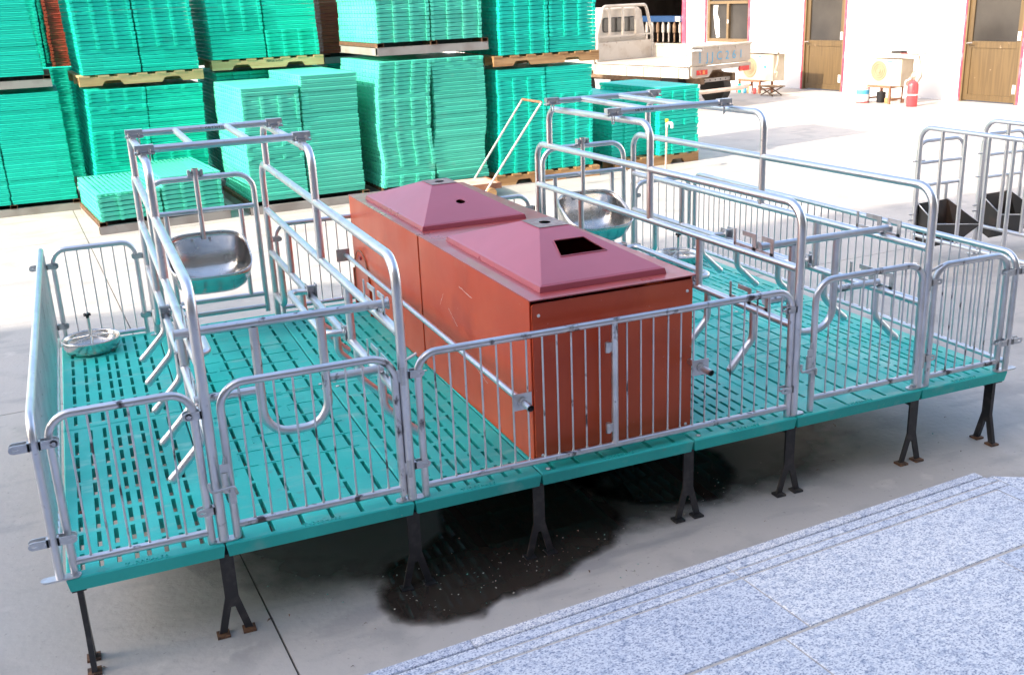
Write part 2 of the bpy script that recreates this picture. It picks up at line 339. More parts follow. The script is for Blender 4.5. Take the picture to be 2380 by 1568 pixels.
for k in range(34):
    x, y = random.choice([(random.uniform(2.6, 3.9), random.uniform(-.3, .9)), (random.uniform(-.2, .9), random.uniform(-.3, .1)), (random.uniform(.6, 2.8), random.uniform(-.35, -.1)), (random.uniform(1, 8), random.uniform(3, 6.4))])
    s_ = random.uniform(.006, .014); a = random.uniform(0, 3.1); ca, sa = math.cos(a), math.sin(a)
    mb.add([(x + ca * s_, y + sa * s_, G + .003), (x - sa * s_ * .35, y + ca * s_ * .35, G + .009), (x - ca * s_, y - sa * s_, G + .004), (x + sa * s_ * .3, y - ca * s_ * .3, G + .008)], [(0, 1, 2, 3)])
mb.build('dry_leaves', 'rust', kind='stuff', origin=(1, 0, G))

# ------------------------------------------------------------------ granite steps in the foreground
SM = Matrix.Translation((.71, -.55, 0)) @ Matrix.Rotation(R(4.4), 4, 'Z')
steps = MB(SM); steps.box((-6, -6, G), (2.315, -.012, -.21)); steps = steps.build('steps', 'grout', origin=(0, -2, G), kind='structure')
T1, T2 = -.18, -.03; U_ = 2.115
def slab(a, b, z0, z1):
    mb = MB(SM); e = .0018 if abs(a[1] - b[1]) > .1 else .0009; x0, y0 = a; x1, y1 = b; c_ = .003
    z0 = z0 + .0005; mb.prism([(x0 + e, y0 + e), (x1 - e, y0 + e), (x1 - e, y1 - e), (x0 + e, y1 - e)], 'z', z0, z1 - c_)
    q = [(x0 + e, y0 + e), (x1 - e, y0 + e), (x1 - e, y1 - e), (x0 + e, y1 - e)]
    p = [(x0 + e + c_, y0 + e + c_), (x1 - e - c_, y0 + e + c_), (x1 - e - c_, y1 - e - c_), (x0 + e + c_, y1 - e - c_)]
    mb.add([(x, y, z1 - c_) for x, y in q] + [(x, y, z1) for x, y in p], [(0, 1, 5, 4), (1, 2, 6, 5), (2, 3, 7, 6), (3, 0, 4, 7), (4, 5, 6, 7)])
    return mb.build('granite_slab', 'granite', parent=steps)
mb = MB(SM); mb.prism([(-6, -6), (2.3, -6), (2.10, -.62), (U_ - .002, -.262), (-6, -.262)], 'z', -.09, -.0325); mb.build('grout_bed', 'grout', parent=steps)
# lower tread (nosing strips separated by grooves), riser, landing strips and slabs, in the steps' own frame (x along the edge, y back = negative)
for x0, x1 in ((-5, -2.6), (-2.6, -1.2), (-1.2, .32), (.32, 1.75), (1.75, 2.36)):
    slab((x0, -.040), (x1, .0), T1 - .03, T1); slab((x0, -.34), (x1, -.0425), T1 - .03, T1)
    mb = MB(SM); mb.box((x0 + .002, -.014, G), (x1 - .002, -.004, T1 - .032)); mb.build('riser_slab', 'granite', parent=steps)
mb = MB(SM); mb.box((-5, -.31, T1 - .1), (2.05, -.262, T2 - .031)); mb.build('riser_slab', 'granite', parent=steps)
U = 2.115
for x0, x1 in ((-5, -2.2), (-2.2, -.9), (-.9, 1.02), (1.02, U)):
    slab((x0, -.284), (x1, -.25), T2 - .03, T2); slab((x0, -.3235), (x1, -.286), T2 - .03, T2)
for x0, x1 in ((-5, -2.0), (-2.0, -.55), (-.55, 1.02), (1.02, U - .06)): slab((x0, -.60), (x1, -.326), T2 - .03, T2)
for x0, x1 in ((-5, -1.3), (-1.3, .1), (.1, .93), (.93, 1.7), (1.7, 2.6)): slab((x0, -1.2), (x1, -.604), T2 - .03, T2)
for x0, x1 in ((-5, -1.4), (-1.4, -.2), (-.2, 1.2), (1.2, 2.6)): slab((x0, -1.9), (x1, -1.204), T2 - .03, T2)
for x0, x1 in ((-5, -1.0), (-1.0, 1.0), (1.0, 2.6)): slab((x0, -6), (x1, -1.904), T2 - .03, T2)
# the corner turns down to the right
SM2 = SM @ Matrix.Translation((U, -.25, 0)) @ Matrix.Rotation(R(-38), 4, 'Z')
def slab2(poly, z1):
    mb = MB(SM); mb.prism(poly, 'z', z1 - .03, z1); return mb.build('granite_slab', 'granite', parent=steps)
slab2([(U + .002, -.252), (U + .35, -.50), (U + .35, -.60), (U + .002, -.60)], T2)
slab2([(U - .058, -.326), (U, -.326), (U, -.60), (U - .058, -.60)], T2)
mb = MB(SM); mb.prism([(1.9, -.30), (U, -.262), (U + .35, -.51), (U + .35, -6), (1.9, -6)], 'z', G, T2 - .031); mb.build('riser_slab', 'granite', parent=steps)

# ------------------------------------------------------------------ slatted deck
def slotted(x0, x1, y0, y1, cx, cy, hw, hl, label, emboss=None, letters=None, plugs=()):
    g = .002; X0, X1, Y0, Y1 = x0 + g, x1 - g, y0 + g, y1 - g; t = .045; c_ = .004
    xs = [X0 + c_] + [v for c in cx for v in (x0 + c - hw, x0 + c + hw)] + [X1 - c_]
    ys = [Y0 + c_] + [v for c in cy for v in (y0 + c - hl, y0 + c + hl)] + [Y1 - c_]
    mb = MB(); nx, ny = len(xs), len(ys)
    vs_ = [(x, y, 0) for y in ys for x in xs]; fs = []; hs = []
    for j in range(ny - 1):
        for i in range(nx - 1):
            if i % 2 and j % 2: hs.append((i, j)); continue
            a = j * nx + i; fs.append((a, a + 1, a + nx + 1, a + nx))
    mb.add(vs_, fs)
    for i, j in hs:
        a, b, c, d = xs[i], xs[i + 1], ys[j], ys[j + 1]; z = -.035; q = .0008
        mb.add([(a, c, 0), (b, c, 0), (b, d, 0), (a, d, 0), (a + q, c + q, z), (b - q, c + q, z), (b - q, d - q, z), (a + q, d - q, z)],
               [(0, 4, 5, 1), (1, 5, 6, 2), (2, 6, 7, 3), (3, 7, 4, 0)])
    A = [(X0 + c_, Y0 + c_, 0), (X1 - c_, Y0 + c_, 0), (X1 - c_, Y1 - c_, 0), (X0 + c_, Y1 - c_, 0)]
    B = [(X0, Y0, -c_), (X1, Y0, -c_), (X1, Y1, -c_), (X0, Y1, -c_)]
    k = .006; Cc = [(X0 + k, Y0 + k, -t), (X1 - k, Y0 + k, -t), (X1 - k, Y1 - k, -t), (X0 + k, Y1 - k, -t)]
    k = .02; D = [(X0 + k, Y0 + k, -t), (X1 - k, Y0 + k, -t), (X1 - k, Y1 - k, -t), (X0 + k, Y1 - k, -t)]
    E_ = [(p[0], p[1], -.008) for p in D]
    mb.add(A + B + Cc + D + E_, [(4 * r_ + q, 4 * r_ + (q + 1) % 4, 4 * r_ + 4 + (q + 1) % 4, 4 * r_ + 4 + q) for r_ in range(4) for q in range(4)])
    root = mb.build('slatted_floor_panel', 'teal', origin=((x0 + x1) / 2, (y0 + y1) / 2, -t), label=label, cat='floor panel', group='slatted floor panels of the raised deck', kind='thing')
    # ribs crossing under the plate
    rb = MB()
    yy = [(cy[i] + cy[i + 1]) / 2 for i in range(0, len(cy) - 1, 2)]
    for y in yy: rb.box((X0 + .021, y0 + y - .003, -.034), (X1 - .021, y0 + y + .003, -.002))
    rb.build('underside_rib', 'teal', parent=root, kind='stuff')
    if emboss:
        eb = MB()
        for a, b, c, d in emboss: eb.box((x0 + a, y0 + c, -.001), (x0 + b, y0 + d, .0022))
        eb.build('raised_grip_line', 'teal', parent=root, kind='stuff')
    for px, py in plugs:
        pb = MB(); pb.lathe([(0.0001, .003), (.006, .003), (.0068, .0018), (.0068, 0)], (x0 + px, y0 + py, 0), 14); pb.build('plug', 'plug', parent=root)
        rg = MB(); rg.lathe([(.0105, .001), (.0095, .0016), (.0085, .001)], (x0 + px, y0 + py, 0), 14); rg.build('plug_ring', 'dark', parent=root)
    if letters:
        text('raised_lettering', letters, .024, ((x0 + x1) / 2, y0 + .006, .0002), 0, 0, 'teal', root, ext=.0022)
    return root
cx450 = [.048, .10, .15, .20, .235, .285, .335, .388]; cy450 = [.092 + .1275 * k for k in range(9)]
cx600 = [.055, .148, .243, .337, .432, .527]; cy600 = [.075 + .131 * k for k in range(9)]
def em(flip):
    out = []
    for k in range(6):
        y = .53 + .131 * k
        if flip: y = 1.2 - y
        for a, b in ((.10, .19), (.205, .37), (.39, .555)):
            out.append((a + (.03 if k % 2 else 0), b + (.03 if k % 2 else 0), y, y + .0035)); out.append((a + (.03 if k % 2 else 0), a + .0035 + (.03 if k % 2 else 0), y - (0 if flip else .06), y + (.06 if flip else 0)))
    return out
wid = [.45, .6, .45, .6, .45, .6, .45]; x = 0
names = ['left edge panel beside the round dish pen', 'wide panel inside the left sow crate', 'panel between the left crate and the red boxes', 'panel mostly hidden under the red boxes', 'panel between the red boxes and the right crate', 'wide panel inside the right sow crate', 'right edge panel of the deck']
for i, w in enumerate(wid):
    for j in range(2):
        lab = 'teal slatted plastic ' + names[i] + (', front half' if j == 0 else ', back half')
        pl = []
        if i in (1, 2, 4, 5): pl = [(w - .03, 1.17 if j == 0 else .03), (.03, 1.17 if j == 0 else .03)]
        if i in (3, 4) and j == 0: pl.append((.035, .03))
        if w == .6: slotted(x, x + w, 1.2 * j, 1.2 * j + 1.2, cx600, cy600, .0070, .055, lab, em(j), 'T1200×600' if j == 0 else None, pl)
        else: slotted(x, x + w, 1.2 * j, 1.2 * j + 1.2, cx450, cy450, .0068, .051, lab, None, 'T1200×450' if j == 0 else None, pl)
    x += w

# support legs and beams under the deck
def yleg(x, y, along, label):
    root = thing('support_leg', (x, y, G), label, 'support leg', 'black forked legs under the deck')
    def P(a, z): return (a, z)
    top, sp, w = -.047, -.19, .021
    if along == 'x':
        poly = [(x - w, top), (x + w, top), (x + w, sp - .01), (x + .052, G + .01), (x + .028, G + .01), (x + .006, sp - .045), (x - .006, sp - .045), (x - .028, G + .01), (x - .052, G + .01), (x - w, sp - .01)]
        MB().prism(poly, 'y', y - .004, y + .004).build('fork_plate', 'black', parent=root)
        for s in (-1, 1): MB().box((x + s * .04 - .02, y - .02, G), (x + s * .04 + .02, y + .02, G + .008)).build('foot_plate', 'rust' if x < 1 or x > 3 else 'black', parent=root)
        MB().box((x - .045, y - .015, top - .006), (x + .045, y + .03, top)).build('top_plate', 'black', parent=root)
    else:
        poly = [(y - w, top), (y + w, top), (y + w, sp - .01), (y + .052, G + .01), (y + .028, G + .01), (y + .006, sp - .045), (y - .006, sp - .045), (y - .028, G + .01), (y - .052, G + .01), (y - w, sp - .01)]
        MB().prism(poly, 'x', x - .008, x + .008).build('fork_plate', 'black', parent=root)
        for s in (-1, 1): MB().box((x - .02, y + s * .04 - .02, G), (x + .02, y + s * .04 + .02, G + .008)).build('foot_plate', 'rust', parent=root)
        MB().box((x - .02, y - .04, top - .006), (x + .02, y + .04, top)).build('top_plate', 'black', parent=root)
xs_ = [.03, .45, 1.05, 1.5, 2.1, 2.55, 3.15, 3.57]
wh = ['under the left front corner', 'under the first panel joint from the left', 'under the left crate gate hinge, in the dark', 'standing in the puddle under the near red box', 'right of the puddle\'s middle, under the red box\'s right side', 'under the right crate gate latch', 'under the right crate gate hinge', 'under the right front corner']
ww = ['on the left edge of the deck', 'first line inward from the left edge', 'below the left crate\'s right frame', 'below the left side of the red boxes', 'below the right side of the red boxes', 'below the right crate\'s left frame', 'below the right crate\'s right frame', 'on the right edge of the deck']
for i, x in enumerate(xs_):
    al = 'y' if i in (0, 7) else 'x'
    yleg(x, .04 if al == 'x' else .055, al, 'black front leg ' + wh[i])
    for yy in (1.2, 2.34): yleg(x, yy, al, 'black leg %s, %s' % ('in the middle row' if yy < 2 else 'in the back row', ww[i]))
    MB().prism([(x - .012, -.046), (x + .012, -.046), (x, -.09)], 'y', .06, 2.32).build('support_beam', 'black', label='black beam running back under the deck, ' + ww[i], cat='beam', group='beams under the deck')

# ------------------------------------------------------------------ tube fences and gates
RF = .0125
def tab(mb, x, y, z, dx, dy, L=.05):
    """pair of slotted hinge plates pointing along (dx,dy) from a post"""
    n = (-dy, dx)
    for s in (-1, 1):
        a = (x + n[0] * s * .012, y + n[1] * s * .012)
        pts = []
        for k in range(7):
            an = -math.pi / 2 + math.pi * k / 6; pts.append((L - .012 + .012 * math.cos(an), .012 * math.sin(an)))
        pts = [(0, -.012)] + pts + [(0, .012)]
        # ring with an oval slot
        inner = []
        cxs = L - .018
        for k in range(len(pts)):
            an = math.atan2(pts[k][1], pts[k][0] - cxs); inner.append((cxs + .009 * math.cos(an), .0045 * math.sin(an)))
        th = .0015; vs_ = []; nn = len(pts)
        for q in (-th, th):
            for p in pts + inner: vs_.append((a[0] + dx * p[0] + n[0] * q, a[1] + dy * p[0] + n[1] * q, z + p[1]))
        fs = []
        for k in range(nn):
            k2 = (k + 1) % nn
            fs += [(k, k2, nn + k2, nn + k), (2 * nn + k, 3 * nn + k, 3 * nn + k2, 2 * nn + k2), (k, 2 * nn + k, 2 * nn + k2, k2), (nn + k, nn + k2, 3 * nn + k2, 3 * nn + k)]
        mb.add(vs_, fs)
    mb.box((x + dx * .004 - abs(n[0]) * .0135 - abs(dx) * .003, y + dy * .004 - abs(n[1]) * .0135 - abs(dy) * .003, z - .012), (x + dx * .004 + abs(n[0]) * .0135 + abs(dx) * .003, y + dy * .004 + abs(n[1]) * .0135 + abs(dy) * .003, z + .012))
def bolt(mb, p, d, r=.007, h=.006):
    a = Vector(p); mb.tube([a, a + Vector(d) * h], r, 6); mb.tube([a - Vector(d) * .002, a], r * 1.5, 12)
def fence(name, p0, p1, label, cat, group, bars, tabs=(), zb=.038, top=.49, foot0=.0, foot1=.0, rad=.065, mtl='galv_worn', extra=None, zr=0):
    """p0,p1: xy of the two posts; bars: distances along; tabs: (dist, z, dirsign or (dx,dy))"""
    (x0, y0), (x1, y1) = p0, p1; L = math.hypot(x1 - x0, y1 - y0); dx, dy = (x1 - x0) / L, (y1 - y0) / L
    root = thing(name, ((x0 + x1) / 2, (y0 + y1) / 2, foot0), label, cat, group)
    P = lambda s, z: (x0 + dx * s, y0 + dy * s, z)
    fr = MB(); fr.tube(bend([P(0, foot0), P(0, top), P(L, top), P(L, foot1)], rad, 8), RF, 12); fr.build('tube_frame', mtl, parent=root)
    br = MB(); br.tube([P(.008, zb), P(L - .008, zb)], RF * .92, 12); br.build('bottom_rail', mtl, parent=root)
    b0 = MB()
    import bisect
    cache = {}
    for s in bars:
        ztop = top - .006
        e = min(s, L - s)
        if e < rad: ztop = top - rad + math.sqrt(max(0, rad * rad - (rad - e) ** 2)) - .006
        key = round(ztop, 3)
        if key not in cache:
            m_ = MB(); m_.tube([(x0 + dx * s, y0 + dy * s, zb + .004), (x0 + dx * s, y0 + dy * s, ztop)], .0034, 7, caps=False); m_.tube([(x0 + dx * s, y0 + dy * s, zb + .008), (x0 + dx * s, y0 + dy * s, zb + .018)], .0062, 7, caps=False, r2=.0034)
            cache[key] = (m_.build('bar', mtl, parent=root), s)
        else: part_copy(cache[key][0], root, (dx * (s - cache[key][1]), dy * (s - cache[key][1]), 0))
    for tb in tabs:
        s, z, d = tb[:3]; m_ = MB(); p = P(s, z); tab(m_, p[0] + d[0] * .010, p[1] + d[1] * .010, z, d[0], d[1], tb[3] if len(tb) > 3 else .055)
        if len(tb) > 4: bolt(m_, (p[0] + d[0] * (.05), p[1] + d[1] * .05 - .0135, z), (0, -1, 0))
        m_.build('hinge_plate', 'zinc', parent=root)
    return root
def baseplate(parent, x0, x1, y, z=.0, bx=None):
    mb = MB(); pts = []
    for cx, a0 in ((x1 - .016, -90), (x0 + .016, 90)):
        for k in range(7): an = R(a0 + 30 * k); pts.append((cx + .016 * math.cos(an), y + .016 * math.sin(an)))
    mb.prism(pts, 'z', z + .001, z + .006)
    if bx is not None: mb.tube([(bx, y, z + .006), (bx, y, z + .010)], .011, 12); mb.tube([(bx, y, z + .010), (bx, y, z + .017)], .0075, 6)
    mb.build('base_plate', 'zinc', parent=parent)
FG = 'low galvanised fence sections round the deck'
f = fence('pen_fence', (.028, .03), (.415, .03), 'short galvanised fence section at the front left corner of the deck', 'fence', FG, [.05, .104, .158, .213, .264, .318])
side = [.03 + .0530 * k for k in range(1, 44)]
fl = fence('pen_fence', (-.012, .012), (-.012, 2.37), 'long galvanised fence along the left edge of the deck, seen end on', 'fence', FG, side, tabs=[(0, .42, (-1, 0)), (0, .42, (1, 0), .055, 1), (0, .125, (-1, 0)), (0, .125, (1, 0)), (2.35, .40, (-1, 0)), (2.35, .40, (1, 0), .055, 1), (2.35, .10, (1, 0), .055, 1)], mtl='galv')
baseplate(fl, -.065, .045, .015)
baseplate(fl, -.045, .04, 2.372)
fr_ = fence('pen_fence', (3.592, .012), (3.592, 2.37), 'long galvanised fence along the right edge of the deck', 'fence', FG, side, tabs=[(0, .42, (1, 0)), (0, .42, (-1, 0)), (0, .125, (1, 0)), (0, .125, (-1, 0)), (2.35, .40, (-1, 0))], mtl='galv')
baseplate(fr_, 3.535, 3.65, .015)
f = fence('pen_fence', (3.192, .03), (3.562, .03), 'short galvanised fence section at the front right corner of the deck', 'fence', FG, [.043, .094, .142, .194, .239, .287, .335])
f = fence('pen_fence', (.028, 2.385), (.405, 2.385), 'short galvanised fence behind the left round dish, at the back left corner', 'fence', FG, [.06 + .054 * k for k in range(6)], top=.47, zb=.022, mtl='galv')
f = fence('pen_fence', (1.09, 2.385), (2.51, 2.385), 'galvanised back fence behind the red boxes', 'fence', FG, [.05 + .0535 * k for k in range(25)], top=.47, zb=.03, mtl='galv')
for x in (1.43, 2.13): MB().box((x - .036, 2.379, .235), (x + .036, 2.383, .30)).build('rod_plate', 'zinc', parent=f)
f = fence('pen_fence', (3.195, 2.385), (3.562, 2.385), 'short galvanised fence behind the right round dish, at the back right corner', 'fence', FG, [.05 + .053 * k for k in range(6)], top=.47, zb=.022, mtl='galv')
# long front fence with middle post and two rod plates
f3b = [1.154, 1.205, 1.256, 1.311, 1.365, 1.417, 1.47, 1.528, 1.58, 1.633, 1.685, 1.738, 1.843, 1.897, 1.946, 2.005, 2.056, 2.108, 2.158, 2.21, 2.264, 2.318, 2.372, 2.425, 2.478]
f3 = fence('pen_fence', (1.098, .03), (2.522, .03), 'long galvanised front fence standing before the near red box', 'fence', FG, [b - 1.098 for b in f3b])
MB().tube([(1.795, .03, .035), (1.795, .03, .485)], .0125, 12).build('middle_post', 'galv_worn', parent=f3)
for z in (.40, .105):
    m_ = MB(); m_.tube([(1.769, .03, z - .018), (1.769, .03, z + .018)], .0095, 12); m_.box((1.769, .026, z - .016), (1.786, .034, z + .016)); m_.build('hinge_sleeve', 'zinc', parent=f3)
for x in (1.447, 2.134): MB().box((x - .034, .023, .237), (x + .034, .0265, .295)).build('rod_plate', 'zinc', parent=f3)
for x in (1.447, 2.134):
    rd = thing('long_rod', (x, 1.2, .266), 'galvanised rod running between fences along the %s side of the red boxes' % ('left' if x < 2 else 'right'), 'rod')
    mb = MB(); mb.tube([(x, -.045, .266), (x, 2.42, .266)], .0115, 14, caps=False); mb.tube([(x, 2.42, .266), (x, -.045, .266)], .0088, 14, caps=False); mb.build('tube', 'galv', parent=rd)
    mb = MB(); mb.tube([(x, .008, .266), (x, .022, .266)], .0165, 14); mb.build('collar', 'zinc', parent=rd)
# gates of the two crates
def gate(x0, x1, hinge_right, label, bars, latchx, zt):
    gt = fence('crate_gate', (x0, .03), (x1, .03), label, 'gate', 'gates at the rear of the sow crates', bars, top=.497 + zt, zb=.045 + zt * .6, foot0=.004, foot1=.022, rad=.075)
    mb = MB(); hx = x1 + .026
    for z in (.43, .115): mb.box((x1 + .002, .022, z - .02), (hx, .026, z + .02)); mb.tube([(hx, .024, z - .03), (hx, .024, z + .03)], .0105, 12)
    mb.tube([(hx, .022, .06), (hx, .022, .47)], .0055, 8); mb.tube(bend([(hx, .022, .46), (hx, .022, .475), (hx + .045, .01, .50)], .008, 4), .0048, 8)
    mb.build('hinge', 'zinc', parent=gt)
    mb = MB(); lx = latchx
    mb.tube([(lx, .004, .17), (lx, .004, .235)], .012, 14); mb.box((lx - .012, -.002, .22), (lx + .014, .002, .262)); mb.box((lx + .008, .0, .13), (lx + .026, .004, .185))
    mb.tube(bend([(lx - .048, -.012, .215), (lx - .048, -.012, .182), (lx + .022, -.012, .19), (lx + .03, .0, .16)], .012, 4), .0048, 8)
    mb.tube([(lx, .004, .262), (lx + .006, .004, .285)], .003, 6); mb.build('latch', 'zinc', parent=gt)
    return gt
gate(.492, 1.022, True, 'galvanised barred gate at the front of the left sow crate', [v - .492 for v in (.55, .602, .652, .709, .763, .816, .87, .923, .975)], .475, 0)
gate(2.628, 3.13, True, 'galvanised barred gate at the front of the right sow crate', [v - 2.628 for v in (2.693, 2.739, 2.788, 2.845, 2.896, 2.942, 2.994, 3.043, 3.093)], 2.592, .012)

# ------------------------------------------------------------------ sow crate side frames
RM = .0158
def crate_frame(x, side, inner, k, label):
    """side: direction of the curved guard fingers; inner: direction of the crate's inside"""
    sk = lambda p: (p[0], p[1], p[2] * (1 - k * p[1] / 2.33))
    S = lambda pts: [sk(p) for p in pts]
    root = thing('crate_side_frame', (x, 1.2, 0), label, 'crate frame', 'side frames of the two sow crates')
    y0, y1 = .03, 2.33
    m = MB(); m.tube(S(bend([(x, y0, .006), (x, y0, .80), (x, y1, .80), (x, y1, .004)], .085, 8)), RM, 16); m.build('main_loop', 'galv', parent=root)
    m = MB(); m.tube(S(bend([(x, 2.165, .80), (x, 2.165, 1.005), (x, 1.10, 1.005), (x, 1.10, .575)], .075, 8)), RM, 16, caps=False); m.build('raised_hoop', 'galv', parent=root)
    for z in (.565, .345): m = MB(); m.tube(S([(x, y0 + .01, z), (x, y1 - .01, z)]), RM * .97, 16); m.build('side_rail', 'galv', parent=root)
    for a, b, y in ((.565, .345, 1.80), (.565, .345, .69), (.80, .565, 1.165)):
        if b > .5: continue
        m = MB(); m.tube(S([(x, y, a - .01), (x, y, b + .008)]), RM * .95, 14, caps=False); m.build('upright', 'galv', parent=root)
    for y, z in ((2.165, .80), (1.10, .80), (1.10, .575), (1.80, .36), (.69, .36), (.05, .565), (.05, .345), (2.31, .565), (2.31, .345)):  # weld beads
        pass
    m = MB(); m.tube(S(bend([(x, y1 - .01, .12), (x, 2.08, .12), (x, 2.08, .345)], .06, 6)), RM * .95, 14, caps=False); m.build('corner_brace', 'galv', parent=root)
    for i, y in enumerate((1.6, 1.28, .95, .62, .30)):
        m = MB(); m.tube(S(bend([(x, y, .342), (x, y, .225), (x + side * .108, y - .012, .118)], .06, 7)), .0148, 14)
        e = Vector(sk((x + side * .108, y - .012, .118))); d = Vector((side * .108, -.012, -.107)).normalized()
        m.tube([e - d * .02, e + d * .004], .0162, 14); m.tube([e + d * .004, e + d * .012], .0162, 14, r2=.010)
        m.build('guard_finger', 'galv', parent=root)
    # swing bar held by two brackets
    iy = inner
    m = MB(); m.tube(S(bend([(x + iy * .012, 1.375, .372), (x + iy * .092, 1.40, .372), (x + iy * .092, .745, .372), (x + iy * .012, .735, .372)], .045, 7)), .0135, 14, caps=False)
    sb = m.build('swing_bar', 'galv', parent=root)
    for y in (1.375, .735):
        mb = MB(); z = sk((0, y, .37))[2]
        mb.box((x - .021, y - .024, z - .028), (x - .0185, y + .024, z + .036)); mb.box((x + .0185, y - .024, z - .028), (x + .021, y + .024, z + .036)); mb.box((x - .021, y + .0245, z - .028), (x + .021, y + .027, z + .020))
        mb.tube([(x - .026, y, z + .022), (x + .026, y, z + .022)], .006, 8); mb.build('bracket', 'zinc', parent=sb)
    for zr, dy_ in ((.565, 0), (.345, .02)):
        zz = zr * (1 - k * .3 / 2.33) + RM * .6; mb = MB(); a, b = x - .002, x + .002
        y = dy_
        for lo, hi in (((.19, 0), (.44, .016)), ((.431, .0), (.443, .068)), ((.298, 0), (.320, .070)), ((.320, .052), (.385, .070)), ((.188, 0), (.208, .072)), ((.208, .054), (.262, .072))):
            mb.box((a, y + lo[0], zz + lo[1]), (b, y + hi[0], zz + hi[1]))
        mb.build('slotted_hook_plate', 'zinc', parent=root)
    baseplate(root, x - (.035 if x in (.45, 2.55) else .055), x + .045, .03, 0, x - .03)
    baseplate(root, x - .035, x + .035, 2.33)
    return root
crate_frame(.45, -1, 1, 0, 'left side frame of the left sow crate, next to the small dish pen')
crate_frame(1.05, 1, -1, 0, 'right side frame of the left sow crate, facing the red boxes')
crate_frame(2.55, -1, 1, .045, 'left side frame of the right sow crate, just behind the red boxes')
crate_frame(3.15, 1, -1, .045, 'right side frame of the right sow crate, nearest the long right fence')
# hinge plates on the posts beside the front fences
for x, lab in ((.45, 'left'), (1.05, 'b'), (2.55, 'c'), (3.15, 'd')): pass
def posttabs():
    roots = [o for o in bpy.data.objects if o.name.startswith('crate_side_frame')]
    for o in roots:
        x = o['_o'][0]
        for z, d, b in ((.42, -1, 1), (.11, -1, 0)) if x in (.45, 2.55) else ((.43, 1, 0), (.12, 1, 0)):
            m_ = MB(); tab(m_, x + d * .012, .03, z, d, 0, .055)
            if b: bolt(m_, (x + d * .05, .0165, z), (0, -1, 0))
            m_.build('hinge_plate', 'zinc', parent=o)
        for z, d, b in ((.40, -1, 1), (.10, -1, 1)) if x in (.45, 2.55) else ((.40, 1, 1), (.10, 1, 1)):
            m_ = MB(); tab(m_, x + d * .012, 2.37, z, d, 0, .055); bolt(m_, (x + d * .05, 2.3565, z), (0, -1, 0)); m_.build('hinge_plate', 'zinc', parent=o)
posttabs()

# ladder shaped top frame clamped over the hoops
def ladder(xa, xb, ya, yb, z, label):
    root = thing('top_frame', ((xa + xb) / 2, (ya + yb) / 2, z), label, 'top frame', 'ladder shaped frames on top of the crates')
    for y in (ya, yb):
        m = MB(); m.tube([(xa - .025, y, z), (xb + .03, y, z)], .0148, 14); m.build('cross_tube', 'galv', parent=root)
        for x in (xa, xb):
            m = MB(); m.box((x - .032, y - .017, z - .004), (x + .038, y + .017, z + .0175)); m.box((x - .034, y - .021, z - .0175), (x + .04, y + .021, z - .010))
            m.tube(bend([(x - .012, y - .022, z - .008), (x - .012, y - .022, z - .052), (x + .022, y + .02, z - .052), (x + .022, y + .022, z - .008)], .014, 5), .0033, 7)
            for q in (-.02, .02): m.tube([(x + q, y - .019, z - .012), (x + q, y - .019, z + .004)], .005, 6)
            m.build('clamp', 'zinc', parent=root)
    for f_ in (.30, .665):
        x = xa + (xb - xa) * f_; m = MB(); m.tube([(x, ya, z), (x - .005, yb, z)], .0138, 14, caps=False); m.build('link_tube', 'galv', parent=root)
ladder(.452, 1.05, 1.275, 1.865, 1.038, 'galvanised ladder frame clamped on top of the left sow crate')
ladder(2.50, 3.10, 1.36, 2.02, 1.014, 'galvanised ladder frame clamped on top of the right sow crate')

for nm, q in (('top_frame', (.80, 1.865, 1.034)), ('top_frame.001', (2.66, 1.36, 1.010))):
    text('pipe_print', 'GB/T3091-20', .016, (q[0], q[1] - .0152, q[2]), R(90), 0, 'rubber', bpy.data.objects[nm], ext=.0002)
# rear U shaped restrainer
def restrainer(x0, x1, ua, ub, y, z, label):
    root = thing('rear_restrainer', ((x0 + x1) / 2, y, .2), label, 'restrainer bar', 'U shaped bars across the rear of the crates')
    m = MB(); m.tube([(x0, y, z), (x1, y, z)], .0150, 16); m.build('cross_bar', 'galv_worn', parent=root)
    m = MB(); m.tube([(x0 - .004, y, z), (x0, y, z)], .022, 12); m.build('end_plate', 'zinc', parent=root); m = MB(); m.tube([(x1, y, z), (x1 + .004, y, z)], .022, 12); m.build('end_plate', 'zinc', parent=root)
    m = MB(); m.tube(bend([(ua, y, z - .01), (ua, y, .215), (ub, y, .215), (ub, y, z - .01)], .085, 10), .0148, 16, caps=False); m.build('bent_tube', 'galv_worn', parent=root)
    for a, b in ((x0 + .03, ua - .012), (ub + .012, x1 - .03)):
        m = MB(); m.tube([(a, y, .372), (b, y, .372)], .0145, 14); m.build('lower_bar', 'galv_worn', parent=root)
restrainer(.408, 1.082, .645, .858, .275, .595, 'U shaped galvanised restrainer hung across the rear of the left crate')
restrainer(2.56, 3.18, 2.715, 2.925, .29, .592, 'U shaped galvanised restrainer hung across the rear of the right crate')

